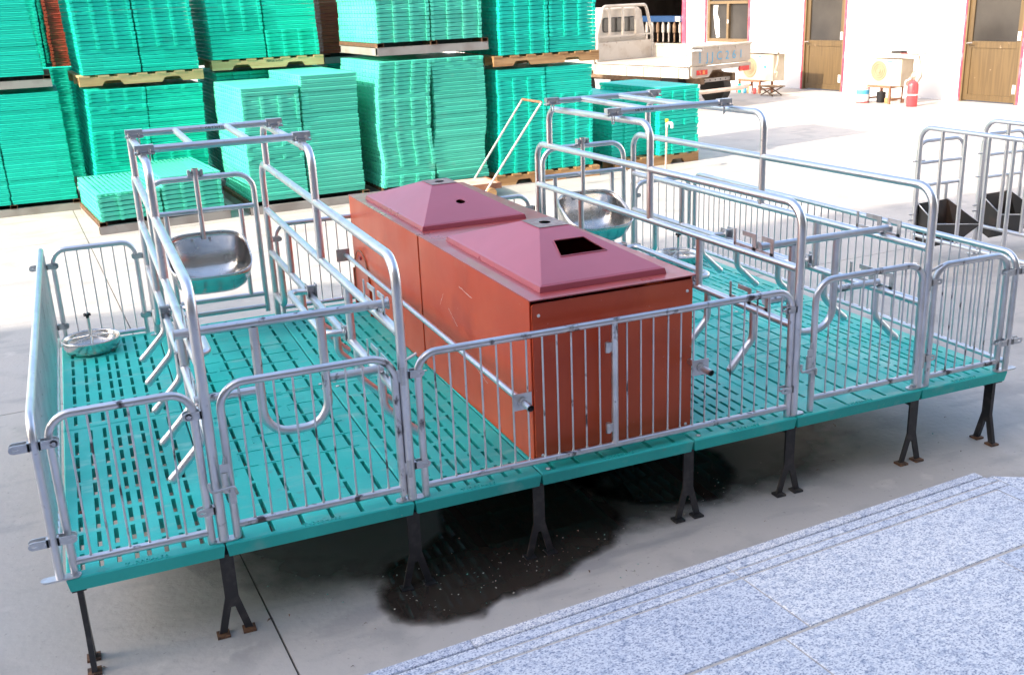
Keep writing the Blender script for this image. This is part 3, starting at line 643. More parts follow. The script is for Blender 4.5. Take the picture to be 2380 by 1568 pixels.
# gate behind the trough, the trough bowl and its drop pipe
def headgate(x0, x1, k, side):
    y = 2.365; q = 1 - k
    root = thing('head_gate', ((x0 + x1) / 2, y, .03), 'galvanised gate frame at the head of the %s sow crate' % side, 'gate', 'head gates behind the feeding bowls')
    m = MB(); m.tube(bend([(x0, y, .03), (x0, y, .75 * q), (x1, y, .75 * q), (x1, y, .03)], .085, 8), .0140, 14); m.build('tube_frame', 'galv', parent=root)
    for z in (.587, .125, .058): m = MB(); m.tube([(x0, y, z * q), (x1, y, z * q)], .0125, 12); m.build('cross_rail', 'galv', parent=root)
    for x in (x0 + .075, x1 - .075): m = MB(); m.tube([(x, y, .58 * q), (x, y, .13 * q)], .0125, 12); m.build('upright', 'galv', parent=root)
    xc = (x0 + x1) / 2 - .02
    dp = thing('drop_pipe', (xc, y, .47 * q), 'thin galvanised drop pipe clamped above the feeding bowl in the %s crate' % side, 'pipe')
    m = MB(); m.tube([(xc, y - .03, .45 * q), (xc, y - .03, .79 * q)], .0125, 14, caps=False); m.build('tube', 'galv', parent=dp)
    m = MB(); m.tube([(xc, y - .03, .775 * q), (xc, y - .03, .80 * q)], .0175, 14, caps=False); m.box((xc - .036, y - .045, .765 * q), (xc - .024, y - .01, .795 * q)); m.box((xc + .024, y - .045, .765 * q), (xc + .036, y - .01, .795 * q)); m.box((xc - .03, y - .012, .762 * q), (xc + .03, y - .006, .785 * q)); m.build('clamp', 'zinc', parent=dp)
    # bowl
    cx, half = (x0 + x1) / 2 - .02, .193
    c = Vector((cx, 2.185, .405 * q)); dv = Vector((0, -.894, -.447)); n = Vector((0, -.447, .894)); rx = Vector((1, 0, 0))
    def ring(sx, sy, dep, N=40):
        out = []
        for k_ in range(N):
            a = 2 * math.pi * k_ / N; ca, sa = math.cos(a), math.sin(a); e = .55
            px = math.copysign(abs(ca) ** e, ca) * sx; py = math.copysign(abs(sa) ** e, sa) * sy
            out.append(c + rx * px + dv * py - n * dep)
        return out
    rows = [ring(half, .172, 0), ring(half * .985, .169, .03), ring(half * .95, .160, .075), ring(half * .88, .142, .115), ring(half * .76, .115, .15), ring(half * .55, .08, .172), ring(half * .25, .035, .18), ring(half * .01, .002, .181)]
    N = 40; vs_ = [p for r_ in rows for p in r_]; fs = [(i * N + k_, (i + 1) * N + k_, (i + 1) * N + (k_ + 1) % N, i * N + (k_ + 1) % N) for i in range(len(rows) - 1) for k_ in range(N)]
    b = thing('feeding_bowl', (cx, 2.185, .22), 'deep stainless steel feeding bowl hung in the %s sow crate' % side, 'feeding bowl', 'stainless feeding bowls in the crates')
    m = MB(); m.add(vs_, fs, True); sh = m.build('shell', 'stain', parent=b); md = sh.modifiers.new('thickness', 'SOLIDIFY'); md.thickness = .002
    m = MB(); m.tube(ring(half, .172, -.002), .0042, 8, closed=True); m.build('rolled_rim', 'stain', parent=b)
    for px in (-.055, .03): m = MB(); p = c + rx * px - dv * .158 - n * .04; m.tube([p + Vector((0, -.006, 0)), p + Vector((0, .006, 0))], .006, 8); m.build('bolt', 'zinc', parent=b)
headgate(.495, 1.005, 0, 'left'); headgate(2.595, 3.105, .04, 'right')

# round creep dishes
def dish(cx, cy, label):
    root = thing('creep_dish', (cx, cy, 0), label, 'feed dish', 'round steel creep feed dishes')
    m = MB(); m.lathe([(.0001, .006), (.085, .004), (.108, .010), (.122, .028), (.127, .062), (.131, .068), (.133, .066), (.131, .058), (.126, .026), (.112, .003), (.085, .0005), (.0001, .0005)], (cx, cy, .001), 48); m.build('pan', 'stain', parent=root)
    m = MB(); ring = []
    for k in range(48):
        a = 2 * math.pi * k / 48; rr = .104 * (1 - .05 * abs(math.sin(3 * a))); ring.append((cx + rr * math.cos(a), cy + rr * math.sin(a), .055))
    m.tube(ring, .0034, 8, closed=True)
    for k in range(6):
        a = math.pi / 6 + math.pi * k / 3; m.tube([(cx, cy, .078), (cx + .1 * math.cos(a), cy + .1 * math.sin(a), .056)], .003, 8)
    m.build('spider_wire', 'stain', parent=root)
    m = MB(); m.tube([(cx, cy, .01), (cx, cy, .165)], .0075, 12); m.build('centre_post', 'stain', parent=root)
    m = MB(); m.tube([(cx, cy, .163), (cx, cy, .178)], .008, 10)
    for k in range(5):
        a = 2 * math.pi * k / 5; m.tube([(cx, cy, .178), (cx + .016 * math.cos(a), cy + .016 * math.sin(a), .18)], .007, 8)
    m.build('star_knob', 'knob', parent=root)
dish(.142, 2.225, 'round stainless feed dish with black knob in the left pen'); dish(3.37, 2.19, 'round stainless feed dish with black knob beyond the right crate')

# ------------------------------------------------------------------ red piglet boxes
def facehole(mb, A, B, Cq, D, u0, u1, v0, v1, circ=False):
    A, B, Cq, D = map(Vector, (A, B, Cq, D))
    P = lambda u, v: (A * (1 - u) + B * u) * (1 - v) + (D * (1 - u) + Cq * u) * v
    us_ = [0, u0, u1, 1]; vv = [0, v0, v1, 1]; vs_ = [P(u, v) for v in vv for u in us_]
    fs = [(j * 4 + i, j * 4 + i + 1, j * 4 + i + 5, j * 4 + i + 4) for j in range(3) for i in range(3) if not (i == 1 and j == 1)]
    mb.add(vs_, fs)
    if circ:
        N = 24; out = []; inn = []
        for k in range(N):
            a = 2 * math.pi * k / N; ca, sa = math.cos(a), math.sin(a); mxx = max(abs(ca), abs(sa))
            cu, cv = (u0 + u1) / 2, (v0 + v1) / 2; hu, hv = (u1 - u0) / 2, (v1 - v0) / 2
            out.append(P(cu + ca / mxx * hu, cv + sa / mxx * hv)); inn.append(P(cu + ca * hu * .86, cv + sa * hv * .86))
        mb.add(out + inn, [(k, (k + 1) % N, N + (k + 1) % N, N + k) for k in range(N)])
        # corner fillers are covered because out[] reaches the square on its mid points only
        for sx in (-1, 1):
            for sy in (-1, 1):
                pass
def piglet_box(x0, x1, y0, y1, b, ap, name_lab, hole, door):
    MBt = MB; YM = Matrix.Translation((x0, y0, 0)) @ Matrix.Rotation(R(.72), 4, 'Z') @ Matrix.Translation((-x0, -y0, 0)); MB_ = lambda: MBt(YM)
    root = thing('piglet_box', ((x0 + x1) / 2, (y0 + y1) / 2, 0), name_lab, 'piglet box', 'red piglet shelter boxes')
    H = .583; t = .006
    def panel(nm, a, c, lab=None):
        m = MB_(); m.box(a, c); o = m.build(nm, 'red', parent=root, label=lab); bv = o.modifiers.new('edge', 'BEVEL'); bv.width = .0015; bv.segments = 2; return o
    panel('side_panel', (x0, y0 + .004, .002), (x0 + t, y1 - .002, H)); panel('side_panel', (x1 - t, y0 + .004, .002), (x1, y1 - .002, H))
    panel('back_panel', (x0 + t + .001, y1 - .01, .002), (x1 - t - .001, y1 - .004, H))
    # front panel with rounded corners stands 5 mm proud
    rr = .012; pts = []
    for cx, cz, a0 in ((x1 - .003 - rr, .012 + rr, -90), (x1 - .003 - rr, H - .012 - rr, 0), (x0 + .006 + rr, H - .012 - rr, 90), (x0 + .006 + rr, .012 + rr, 180)):
        for k in range(5): an = R(a0 + 22.5 * k); pts.append((cx + rr * math.cos(an), cz + rr * math.sin(an)))
    m = MB_(); m.prism(pts, 'y', y0 - .004, y0 + .002); fp = m.build('front_panel', 'red', parent=root)
    for px in (x0 + .03, x1 - .025):
        for pz in (.025, .55 - .02):
            m = MB_(); m.tube([(px, y0 - .0045, pz), (px, y0 - .008, pz)], .006, 10, r2=.0045); m.build('screw', 'plug', parent=fp)
    # lid plate as a ring, then the hood
    bx0, bx1, by0, by1 = b; ax0, ax1, ay0, ay1, az = ap; zl = .5835
    m = MB_(); o_ = .006; X0, X1, Y0, Y1 = x0 - .002, x1 + o_, y0 - .012, y1 - .003
    for a, c in (((X0, Y0), (X1, by0)), ((X0, by1), (X1, Y1)), ((X0, by0), (bx0, by1)), ((bx1, by0), (X1, by1))): m.box((a[0], a[1], zl), (c[0], c[1], zl + .004))
    lid = m.build('lid', 'lidflat', parent=root)
    m = MB_(); zb = zl + .0042; zr = .611; q = .009
    A = [(bx0, by0), (bx1, by0), (bx1, by1), (bx0, by1)]; Bq = [(bx0 + q * .5, by0 + q * .5), (bx1 - q * .5, by0 + q * .5), (bx1 - q * .5, by1 - q * .5), (bx0 + q * .5, by1 - q * .5)]
    B2 = [(bx0 + q * 1.5, by0 + q * 1.5), (bx1 - q * 1.5, by0 + q * 1.5), (bx1 - q * 1.5, by1 - q * 1.5), (bx0 + q * 1.5, by1 - q * 1.5)]
    T_ = [(ax0, ay0), (ax1, ay0), (ax1, ay1), (ax0, ay1)]
    v3 = [(*p, zb) for p in A] + [(*p, zr - .004) for p in Bq] + [(*p, zr) for p in B2] + [(*p, az) for p in T_]
    fs = [(r_ * 4 + i, r_ * 4 + (i + 1) % 4, r_ * 4 + 4 + (i + 1) % 4, r_ * 4 + 4 + i) for r_ in range(2) for i in range(4)] + [(8 + i, 8 + (i + 1) % 4, 12 + (i + 1) % 4, 12 + i) for i in (1, 2, 3)]
    m.add(v3, fs)
    facehole(m, v3[8], v3[9], v3[13], v3[12], *hole)
    hd = m.build('hood', 'pink', parent=lid)
    sol = hd.modifiers.new('thickness', 'SOLIDIFY'); sol.thickness = .003; sol.offset = -1
    bv = hd.modifiers.new('edge', 'BEVEL'); bv.width = .006; bv.segments = 3; bv.limit_method = 'ANGLE'; bv.angle_limit = R(12)
    if not hole[4]:       # raised rim round the window
        P = lambda u, v: ((Vector(v3[8]) * (1 - u) + Vector(v3[9]) * u) * (1 - v) + (Vector(v3[12]) * (1 - u) + Vector(v3[13]) * u) * v) + Vector((0, -.0005, .0016))
        m = MB_(); u0, u1, w0, w1 = hole[:4]; m.tube([P(u0, w0), P(u1, w0), P(u1, w1), P(u0, w1)], .0028, 6, closed=True); m.build('window_rim', 'pink', parent=hd)
    m = MB_(); e = .004; facehole(m, (ax0 - e, ay0 - e, az + .0012), (ax1 + e, ay0 - e, az + .0012), (ax1 + e, ay1 + e, az + .0012), (ax0 - e, ay1 + e, az + .0012), .30, .70, .32, .68, True)
    cp = m.build('top_plate', 'cap', parent=hd)
    m = MB_(); m.box((x0 + .01, y0 + .01, .003), (x1 - .01, y1 - .012, .006)); m.build('floor_board', 'red', parent=root)
    if door:
        yc, hw, zt = 2.215, .128, .318; pts = [(yc - hw, .012)]
        for k in range(13): an = math.pi - math.pi * k / 12; pts.append((yc - math.cos(math.pi - an) * -hw * -1 if False else yc + hw * math.cos(an), zt - .13 + .13 * math.sin(an)))
        pts.append((yc + hw, .012))
        m = MB_(); m.prism([(p[0], p[1]) for p in pts], 'x', x0 - .004, x0 - .0005); d = m.build('arched_door', 'red', parent=root)
        m = MB_(); m.tube([(x0 - .003, p[0], p[1]) for p in pts], .004, 6); m.build('door_edge', 'brownsteel', parent=d)
        m = MB_(); m.box((x0 - .012, yc - .02, .275), (x0 - .003, yc + .015, .29)); m.build('handle', 'pink', parent=d)
        for yy in (yc + hw + .006, yc - hw - .022): m = MB_(); m.box((x0 - .012, yy, .004), (x0 - .0006, yy + .014, .20)); m.build('door_rail', 'red', parent=root)
    return root
piglet_box(1.514, 2.146, .094, 1.240, (1.577, 2.072, .147, 1.064), (1.765, 1.883, .545, .70, .715), 'nearer red piglet box with square window in its pink hood', (.25, .82, .42, .72, False), False)
def scratch(pts, x):
    mb = MB(); v = []; f = []
    for i, (y, z) in enumerate(pts):
        w = .0006 + .0006 * random.random(); v += [(x - .0004, y, z - w), (x - .0004, y, z + w)]
        if i: f.append((2 * i - 2, 2 * i - 1, 2 * i + 1, 2 * i))
    mb.add(v, f); return mb
_nb = bpy.data.objects['piglet_box']
for y0, z0, L_, sl in ((.62, .46, .22, .10), (.80, .30, .10, .5), (.35, .38, .07, -.4), (.5, .16, .16, .2), (.95, .40, .05, -1.2)):
    pts = [(y0 + L_ * k / 12, z0 + sl * L_ * k / 12 + random.uniform(-.002, .002)) for k in range(13)]
    scratch(pts, 1.5138 - .0126 * (y0 - .094) - .0012).build('scratch_mark', 'paper', parent=_nb)
piglet_box(1.498, 2.128, 1.246, 2.366, (1.537, 2.030, 1.290, 2.180), (1.722, 1.844, 1.666, 1.806, .715), 'farther red piglet box with round hole in its pink hood and arched side door', (.44, .60, .42, .545, True), True)

# ------------------------------------------------------------------ stacks of green panels
PW, PD, PH = .538, 1.18, .0385
def stack_panel(tabs, sidegrid=True, slots=False):
    """one loose slatted panel, origin at its front left bottom corner; tabs: lugs on the short front edge"""
    m = MB(); i = .0042
    if slots:
        xs = [i] + [v for c in [.045 + .041 * k for k in range(12)] for v in (c - .0085, c + .0085)] + [PW - i]
        ys = [i] + [v for c in [.09 + .093 * k for k in range(12)] for v in (c - .034, c + .034)] + [PD - i]
        nx, ny = len(xs), len(ys)
        m.add([(x, y, PH) for y in ys for x in xs], [(b * nx + a, b * nx + a + 1, b * nx + a + nx + 1, b * nx + a + nx) for b in range(ny - 1) for a in range(nx - 1) if not (a % 2 and b % 2)])
        m.add([(i, i, 0), (PW - i, i, 0), (PW - i, PD - i, 0), (i, PD - i, 0), (i, i, .008), (PW - i, i, .008), (PW - i, PD - i, .008), (i, PD - i, .008)], [(0, 3, 2, 1), (0, 1, 5, 4), (1, 2, 6, 5), (2, 3, 7, 6), (3, 0, 4, 7), (4, 5, 6, 7)])
    else: m.box((i, i, .0042), (PW - i, PD - i, PH - .009)); m.box((.06, .06, .0004), (PW - .06, PD - .06, .0038))
    a = PH - .009
    if not slots:
        c_ = .0045; T_ = PH - .0006; Q = lambda e, z: [(e, e, z), (PW - e, e, z), (PW - e, PD - e, z), (e, PD - e, z)]
        m.add(Q(0, a) + Q(0, T_ - c_) + Q(c_, T_), [(0, 3, 2, 1)] + [(4 * r_ + q, 4 * r_ + (q + 1) % 4, 4 * r_ + 4 + (q + 1) % 4, 4 * r_ + 4 + q) for r_ in range(2) for q in range(4)] + [(8, 9, 10, 11)])
    else:
        for lo, hi in (((0, 0), (PW, i)), ((0, PD - i), (PW, PD)), ((0, i), (i, PD - i)), ((PW - i, i), (PW, PD - i))): m.box((lo[0], lo[1], a), (hi[0], hi[1], PH))
    for x in tabs: m.prism([(x - .014, .002), (x + .014, .002), (x + .019, a + .004), (x - .019, a + .004)], 'y', -.011, i)
    if sidegrid:
        for k in range(14):
            y = .03 + .087 * k; m.box((-.0015, y, .001), (i, y + .014, a)); m.box((PW - i, y, .001), (PW + .0015, y + .014, a))
    return m
def pm(tabs, name, slots=False, mt='green'):
    m = stack_panel(tabs, True, slots); me = bpy.data.meshes.new(name); me.from_pydata(m.v, [], m.f); me.materials.append(MT[mt]); me.update(); return me, m
TA = (.019, .186, .352, .519)
MESH = {}
for mt in ('green', 'green_pale', 'redplastic'):
    MESH[('A', mt)] = pm(TA, 'tabbed_panel', mt=mt); MESH[('B', mt)] = pm((), 'plain_panel', mt=mt); MESH[('S', mt)] = pm(TA, 'slotted_panel', True, mt=mt)
stuffs = {}
def column(x, y, z0, n, pattern, label, group, indiv, mt='green', wob=None, top=None, lean=0, pitch=PH + .0002, only=None, seed=0, toplabel=None, yaw=0, c=0, sx=1):
    rnd = random.Random(seed * 31 + int(x * 100) + int(z0 * 50)); yw = R(yaw); PWG = (PW * sx + .013) * c; x, y = x + PWG * math.cos(yw), y + PWG * math.sin(yw)
    for k in range(n):
        kind = pattern(k) if callable(pattern) else pattern
        if top and k == n - 1: kind = top
        j = rnd.uniform(-.004, .004); jy = rnd.uniform(-.004, .004); rz = rnd.uniform(-.003, .003) + yw
        if wob: j += wob(k)
        loc = (x + j + lean * k, y + jy, z0 + k * pitch)
        me, raw = MESH[(kind, mt)]
        if indiv if only is None else k in only:
            o = bpy.data.objects.new('plastic_floor_panel', me); COL.objects.link(o); o.location = (loc[0], loc[1], loc[2] + ZO); o.rotation_euler = (0, 0, rz); o.scale = (sx, 1, 1); o['kind'] = 'thing'
            m_ = n if only is None else 99; on = ('lowest', 'second', 'third', 'fourth', 'fifth', 'sixth')
            cw = 'pale green' if mt == 'green_pale' else 'green'
            if k == n - 1: lb = 'topmost %s plastic panel of the %s' % (cw, label)
            elif k == 0: lb = 'lowest %s plastic panel of the %s' % (cw, label)
            elif m_ - 1 - k < min(6, n // 2): lb = '%s %s panel from the top of the %s' % (on[m_ - 1 - k], cw, label)
            elif k < (6 if n > 10 else n): lb = '%s %s panel from the bottom of the %s' % (on[k], cw, label)
            else: lb = '%s panel amid the %s' % (cw, label)
            tag(o, lb, 'panel', 'panels of the ' + label)
        else:
            v, f_ = stuffs.setdefault(mt, ([], [])); o0 = len(v); c_, s_ = math.cos(rz), math.sin(rz)
            v += [(loc[0] + p[0] * sx * c_ - p[1] * s_, loc[1] + p[0] * sx * s_ + p[1] * c_, loc[2] + p[2] + ZO) for p in raw.v]; f_ += [tuple(i + o0 for i in f2) for f2 in raw.f]
def AB(*cuts):
    """A/B pattern switching at the given indices"""
    def fn(k):
        s = cuts[0]; on = s == 'A'
        for c in cuts[1:]:
            if k >= c: on = not on
        return 'A' if on else 'B'
    return fn
Z0 = G + .112
# low pile in front
for c, n in enumerate((6, 8)):
    column(.305, 6.77, Z0, n, 'A', 'lowest pile, %s column' % ('shorter left' if c == 0 else 'taller right'), 'panels of the %s column of the low pile' % ('left' if c == 0 else 'right'), True, 'green_pale', top='S', pitch=.0418, toplabel='topmost slotted panel of the %s column of the lowest pile' % ('shorter left' if c == 0 else 'taller right'), yaw=6.5, c=c)
wv = lambda amp, a, ph: (lambda k: amp * math.sin(k / a + ph) + amp * .5 * math.sin(k / 2.3 + ph))
column(1.645, 6.91, Z0, 27, lambda k: 'A' if 18 < k < 25 or k in (16, 13, 10) else 'B', 'left column of the bleached stack', 'panels of the left column of the bleached stack', True, 'green_pale', wob=wv(.006, 5, 1), toplabel='topmost panel of the left column of the sun-bleached stack', lean=.0006, yaw=4)
column(1.645, 6.91, Z0, 29, 'B', 'right column of the bleached stack', 'panels of the right column of the bleached stack', True, 'green_pale', wob=wv(.006, 6, 2), toplabel='topmost panel of the right column of the sun-bleached stack', lean=.0004, yaw=4, c=1, sx=1.02)
column(2.925, 6.93, Z0, 31, lambda k: 'B' if k in (3, 4, 14, 22) else 'A', 'left column of the crooked stack', 'panels of the crooked left column', True, 'green_pale', wob=wv(.016, 3.7, 0), lean=.0009, yaw=3.5)
column(2.925, 6.93, Z0, 31, lambda k: 'A' if k == 30 else 'B', 'right column of the crooked stack', 'panels of the crooked right column', True, 'green_pale', wob=wv(.016, 3.4, 2.2), lean=.0007, yaw=3.5, c=1, sx=1.04)
column(4.185, 7.00, Z0, 27, lambda k: 'B' if k > 24 else 'A', 'stack behind the trolley handle, left column', 'panels of the left column behind the trolley handle', True, wob=wv(.006, 6, 0), lean=.0009, yaw=2)
column(4.185, 7.00, Z0, 27, AB('A', 20), 'stack behind the trolley handle, right column', 'panels of the right column behind the right crate bowl', True, wob=wv(.004, 6, 1), lean=.0008, yaw=2, c=1)
column(5.61, 7.24, Z0, 17, 'A', 'rightmost low stack, left column', 'panels of the left column of the rightmost stack', True, lean=.0006, toplabel='topmost shaded panel of the left column of the rightmost stack', yaw=6)
column(6.145, 7.12, Z0, 19, lambda k: 'B' if k in (5, 6, 7, 10, 11) else 'A', 'rightmost low stack, right column', 'panels of the right column of the rightmost stack', True, top='B', toplabel='topmost smooth panel of the right column of the rightmost stack', lean=.0002, yaw=6)
column(-1.055, 8.20, Z0, 27, 'B', 'far left lower stack, left column', 'panels of the left column of the far left stack', True, lean=-.0006, wob=wv(.004, 5, 0), yaw=1, sx=1.10)
column(-1.055, 8.20, Z0, 27, 'B', 'far left lower stack, right column', 'panels of the right column of the far left stack', True, lean=-.0006, yaw=1, c=1, sx=1.10)
for c in (0, 1): column(2.985, 6.96, 1.150, 24, 'A', 'stack above the crooked one, %s column' % ('left', 'right')[c], 'panels of the upper %s column over the crooked stack' % ('left', 'right')[c], True, 'green_pale', only=range(0, 9), yaw=3.5, c=c)
# the remaining ones (further back or higher) are one mass each
no = dict(indiv=False, label='', group='')
column(.335, 7.98, Z0, 27, lambda k: 'A' if k in (22, 24, 26, 25, 13, 14, 15, 16, 12, 11, 10) else 'B', lean=.0018, wob=wv(.004, 6, 0), yaw=4, **no)
column(.335, 7.98, Z0, 27, lambda k: 'A' if k in (26, 9, 8, 10) else 'B', lean=.0014, yaw=4, c=1, **no)
for c in (0, 1):
    column(.37, 7.98, .965, 30, AB('B', 6), lean=-.0012, yaw=4, c=c, **no)
    column(-1.12, 8.18, .985, 30, 'B', lean=-.003, yaw=1, c=c, sx=1.06, **no)
    column(1.60, 8.10, 1.03, 28, AB('B', 7) if c == 0 else AB('A', 7), lean=-.0006, yaw=2.5, c=c, **no)
    column(1.62, 8.2, Z0, 29, 'A', yaw=2.5, c=c, **no)
    column(4.245, 7.00, .965, 42, 'A' if c == 0 else (lambda k: 'B' if k < 4 else 'A'), yaw=2, c=c, **no)
    column(-.66, 9.75, Z0, 31, 'A', c=c, **no)
column(.10, 9.9, .88, 28, 'A', mt='redplastic', **no); column(-.50, 9.9, .88, 30, 'A', **no)
column(-.30, 11.2, Z0, 52, 'A', **no); column(.28, 11.2, Z0, 52, 'A', **no)
column(2.88, 8.8, 1.0, 20, 'B', mt='redplastic', **no); column(3.44, 8.8, 1.0, 20, 'B', mt='redplastic', **no)
column(2.90, 8.8, Z0, 29, 'A', **no)
column(5.50, 8.6, Z0, 18, 'A', yaw=4, **no)
for mt, (v, f_) in stuffs.items():
    me = bpy.data.meshes.new('stacked_panels_behind'); me.from_pydata(v, [], f_); me.materials.append(MT[mt]); me.update()
    o = bpy.data.objects.new('stacked_panels_behind', me); COL.objects.link(o)
    tag(o, {'green': 'green plastic panels of the rear and upper stacks', 'green_pale': 'pale green panels at the top of the upper stack', 'redplastic': 'brick red plastic panels stacked behind the green ones'}[mt], 'stacked panels', None, 'stuff')

# pallets
def wood_pallet(x0, x1, y0, y1, z0, z1, label, old=False, yaw=0):
    PT = Matrix.Translation((x0, y0, 0)) @ Matrix.Rotation(R(yaw), 4, 'Z') @ Matrix.Translation((-x0, -y0, 0))
    root = thing('wooden_pallet', ((x0 + x1) / 2, y0, z0), label, 'pallet', 'wooden pallets under the stacks'); mt = 'woodold' if old else 'wood'
    h = z1 - z0; w = x1 - x0
    for y in (y0, (y0 + y1) / 2 - .02, y1 - .04):
        n = []
        for c in (.26, .74):
            cx = x0 + w * c; n += [(cx - .10, z0), (cx - .075, z0 + h * .38), (cx - .055, z0 + h * .45), (cx + .055, z0 + h * .45), (cx + .075, z0 + h * .38), (cx + .10, z0)]
        MB(PT).prism([(x0, z0)] + n + [(x1, z0), (x1, z1 - .018), (x0, z1 - .018)], 'y', y, y + .038).build('stringer', mt, parent=root)
    MB(PT).box((x0 + .01, y0 + .25, z0 + .002), (x1 - .01, y0 + .27, z1 - .02)).build('inner_board', 'woodold', parent=root)
    k = 7
    for i in range(k):
        a = x0 + (w - .1) * i / (k - 1); MB(PT).box((a, y0 - .004, z1 - .0175), (a + .1, y1 + .004, z1 - .0015)).build('deck_board', mt, parent=root)
    return root
def steel_pallet(x0, x1, y0, y1, z0, z1, label, yaw=0):
    PT = Matrix.Translation((x0, y0, 0)) @ Matrix.Rotation(R(yaw), 4, 'Z') @ Matrix.Translation((-x0, -y0, 0))
    root = thing('steel_pallet', ((x0 + x1) / 2, y0, z0), label, 'pallet', 'steel pallets under the stacks')
    h1 = z0 + (z1 - z0) * .66
    for y in (y0, y1 - .05):
        m = MB(PT); m.box((x0, y, z0), (x1, y + .004, h1)); m.box((x0, y + .0045, h1 - .004), (x1, y + .05, h1)); m.box((x0, y + .0045, z0), (x1, y + .05, z0 + .004)); m.build('channel_beam', 'skid', parent=root)
    for i, c in enumerate((.03, .5, .97)):
        cx = x0 + .035 + (x1 - x0 - .07) * (0 if i == 0 else .5 if i == 1 else 1); m = MB(PT); t = .003
        a, b, lo, hi = cx - .032, cx + .032, h1 + .0005, z1 - .001
        m.box((a, y0 - .003, lo), (b, y1, lo + t)); m.box((a, y0 - .003, hi - t), (b, y1, hi)); m.box((a, y0 - .003, lo + t + .0003), (a + t, y1, hi - t - .0003)); m.box((b - t, y0 - .003, lo + t + .0003), (b, y1, hi - t - .0003)); m.build('cross_channel', 'rust', parent=root)
    MB(PT).box((x0 + .005, y0 + .22, z0 + .002), (x1 - .005, y0 + .224, z1 - .002)).build('inner_beam', 'black', parent=root)
    m = MB(PT); m.box((x0 + .0005, y0 + .06, z0 + .002), (x0 + .004, y1 - .055, h1 - .005)); m.build('side_beam', 'skid', parent=root)
    return root
steel_pallet(.29, 1.445, 6.76, 7.98, G, Z0 - .001, 'rust-stained steel pallet under the lowest pile of panels', yaw=6.5)
steel_pallet(-1.05, .165, 8.2, 9.4, G, Z0 - .001, 'steel pallet on the ground under the far left stack', yaw=1)
steel_pallet(-1.12, .09, 8.19, 9.4, .875, .984, 'steel pallet between the lower and upper far left stacks', yaw=1)
steel_pallet(1.62, 2.80, 6.89, 8.1, G, Z0 - .001, 'steel pallet on the ground under the sun-bleached stack', yaw=4)
steel_pallet(2.975, 4.135, 6.95, 8.15, 1.035, 1.149, 'steel pallet between the crooked stack and the stack above it', yaw=3.5)
steel_pallet(2.93, 4.08, 6.97, 8.15, G, Z0 - .001, 'steel pallet hidden under the crooked stack', yaw=3.5)
steel_pallet(2.86, 4.0, 8.7, 9.9, .90, .999, 'dark steel pallet under the red panels')
wood_pallet(.33, 1.49, 7.98, 9.2, .865, .963, 'yellow wooden pallet between the lower and upper stacks left of the bleached stack', yaw=4)
p = wood_pallet(1.585, 2.72, 8.12, 9.35, .93, 1.029, 'yellow wooden pallet with black stencil, behind and above the bleached stack')
text('stencil', '70M26-E4TH', .028, (2.21, 8.119, .985), R(90), 0, 'rubber', p)
wood_pallet(4.17, 5.37, 6.99, 8.2, .862, .964, 'weathered wooden pallet between the two stacks behind the right crate', True, 2)
wood_pallet(4.14, 5.33, 6.97, 8.2, G, Z0 - .001, 'brown wooden pallet on the ground behind the right crate\'s bowl', True)
wood_pallet(5.58, 6.72, 7.09, 8.35, G, Z0 - .001, 'wooden pallet on the ground under the rightmost low stack', True, 6)
wood_pallet(.30, 1.5, 7.99, 9.2, G, Z0 - .001, 'wooden pallet on the ground behind the lowest pile', True, 4)
MB().box((2.22, 7.55, .892), (2.40, 7.95, .900)).build('cardboard_scrap', 'paper', label='scrap of pale card lying on top of the bleached stack', cat='card')

# ------------------------------------------------------------------ hand trolley, standpipe, jug
tr = thing('hand_trolley', (3.85, 6.7, G), 'flat plywood trolley with a tilted white tube handle beside the crooked stack', 'trolley')
MB().box((3.42, 6.47, -.225), (3.97, 7.0 - .1, -.205)).build('plywood_deck', 'plywood', parent=tr)
m = MB(); m.box((3.42, 6.455, -.25), (3.985, 6.469, -.195)); m.box((3.971, 6.4695, -.25), (3.985, 6.90, -.195)); m.build('angle_rim', 'brownsteel', parent=tr)
for y in (6.44, 6.86):
    m = MB(); m.tube([(3.80, y, -.28), (4.41 + (.02 if y < 6.5 else 0), y, .54)], .0105, 10); m.build('handle_tube', 'pipewhite', parent=tr)
m = MB(); m.tube([(4.41, 6.86, .54), (4.43, 6.44, .54)], .0125, 10); m.build('handle_grip', 'brownsteel', parent=tr)
for sx, y in ((3.5, 6.52), (3.5, 6.84), (3.88, 6.84)):
    m = MB(); m.tube([(sx - .0, y - .018, G + .045), (sx, y + .018, G + .045)], .045, 16); m.build('wheel', 'rubber', parent=tr)
m = MB(); m.tube([(3.86, 6.40, G + .05), (3.86, 6.45, G + .05)], .05, 18); m.build('wheel', 'woodold', parent=tr)
st = thing('standpipe', (5.98, 6.70, G), 'thin standpipe with a white tap and yellow handle before the rightmost stack', 'tap')
m = MB(); m.tube([(5.98, 6.70, G), (5.99, 6.70, .16)], .011, 10); m.build('pipe', 'plywood', parent=st)
m = MB(); m.tube(bend([(5.99, 6.70, .15), (5.99, 6.70, .195), (6.03, 6.66, .19), (6.03, 6.66, .14)], .015, 4), .016, 10); m.build('tap_body', 'plug', parent=st)
m = MB(); m.tube([(5.99, 6.70, .20), (5.99, 6.70, .235)], .016, 10, r2=.02); m.build('tap_handle', 'yellow', parent=st)
m = MB(); m.lathe([(.0001, 0), (.06, 0), (.065, .02), (.065, .10), (.05, .13), (.02, .145), (.02, .165), (.0001, .165)], (5.41, 6.37, G), 20); jg = m.build('plastic_jug', 'plug', label='small white plastic jug with yellow cap on the ground by the right crate', cat='jug')
m = MB(); m.lathe([(.024, 0), (.024, .03), (.0001, .03)], (5.41, 6.37, G + .164), 14); m.build('cap', 'yellow', parent=jg)

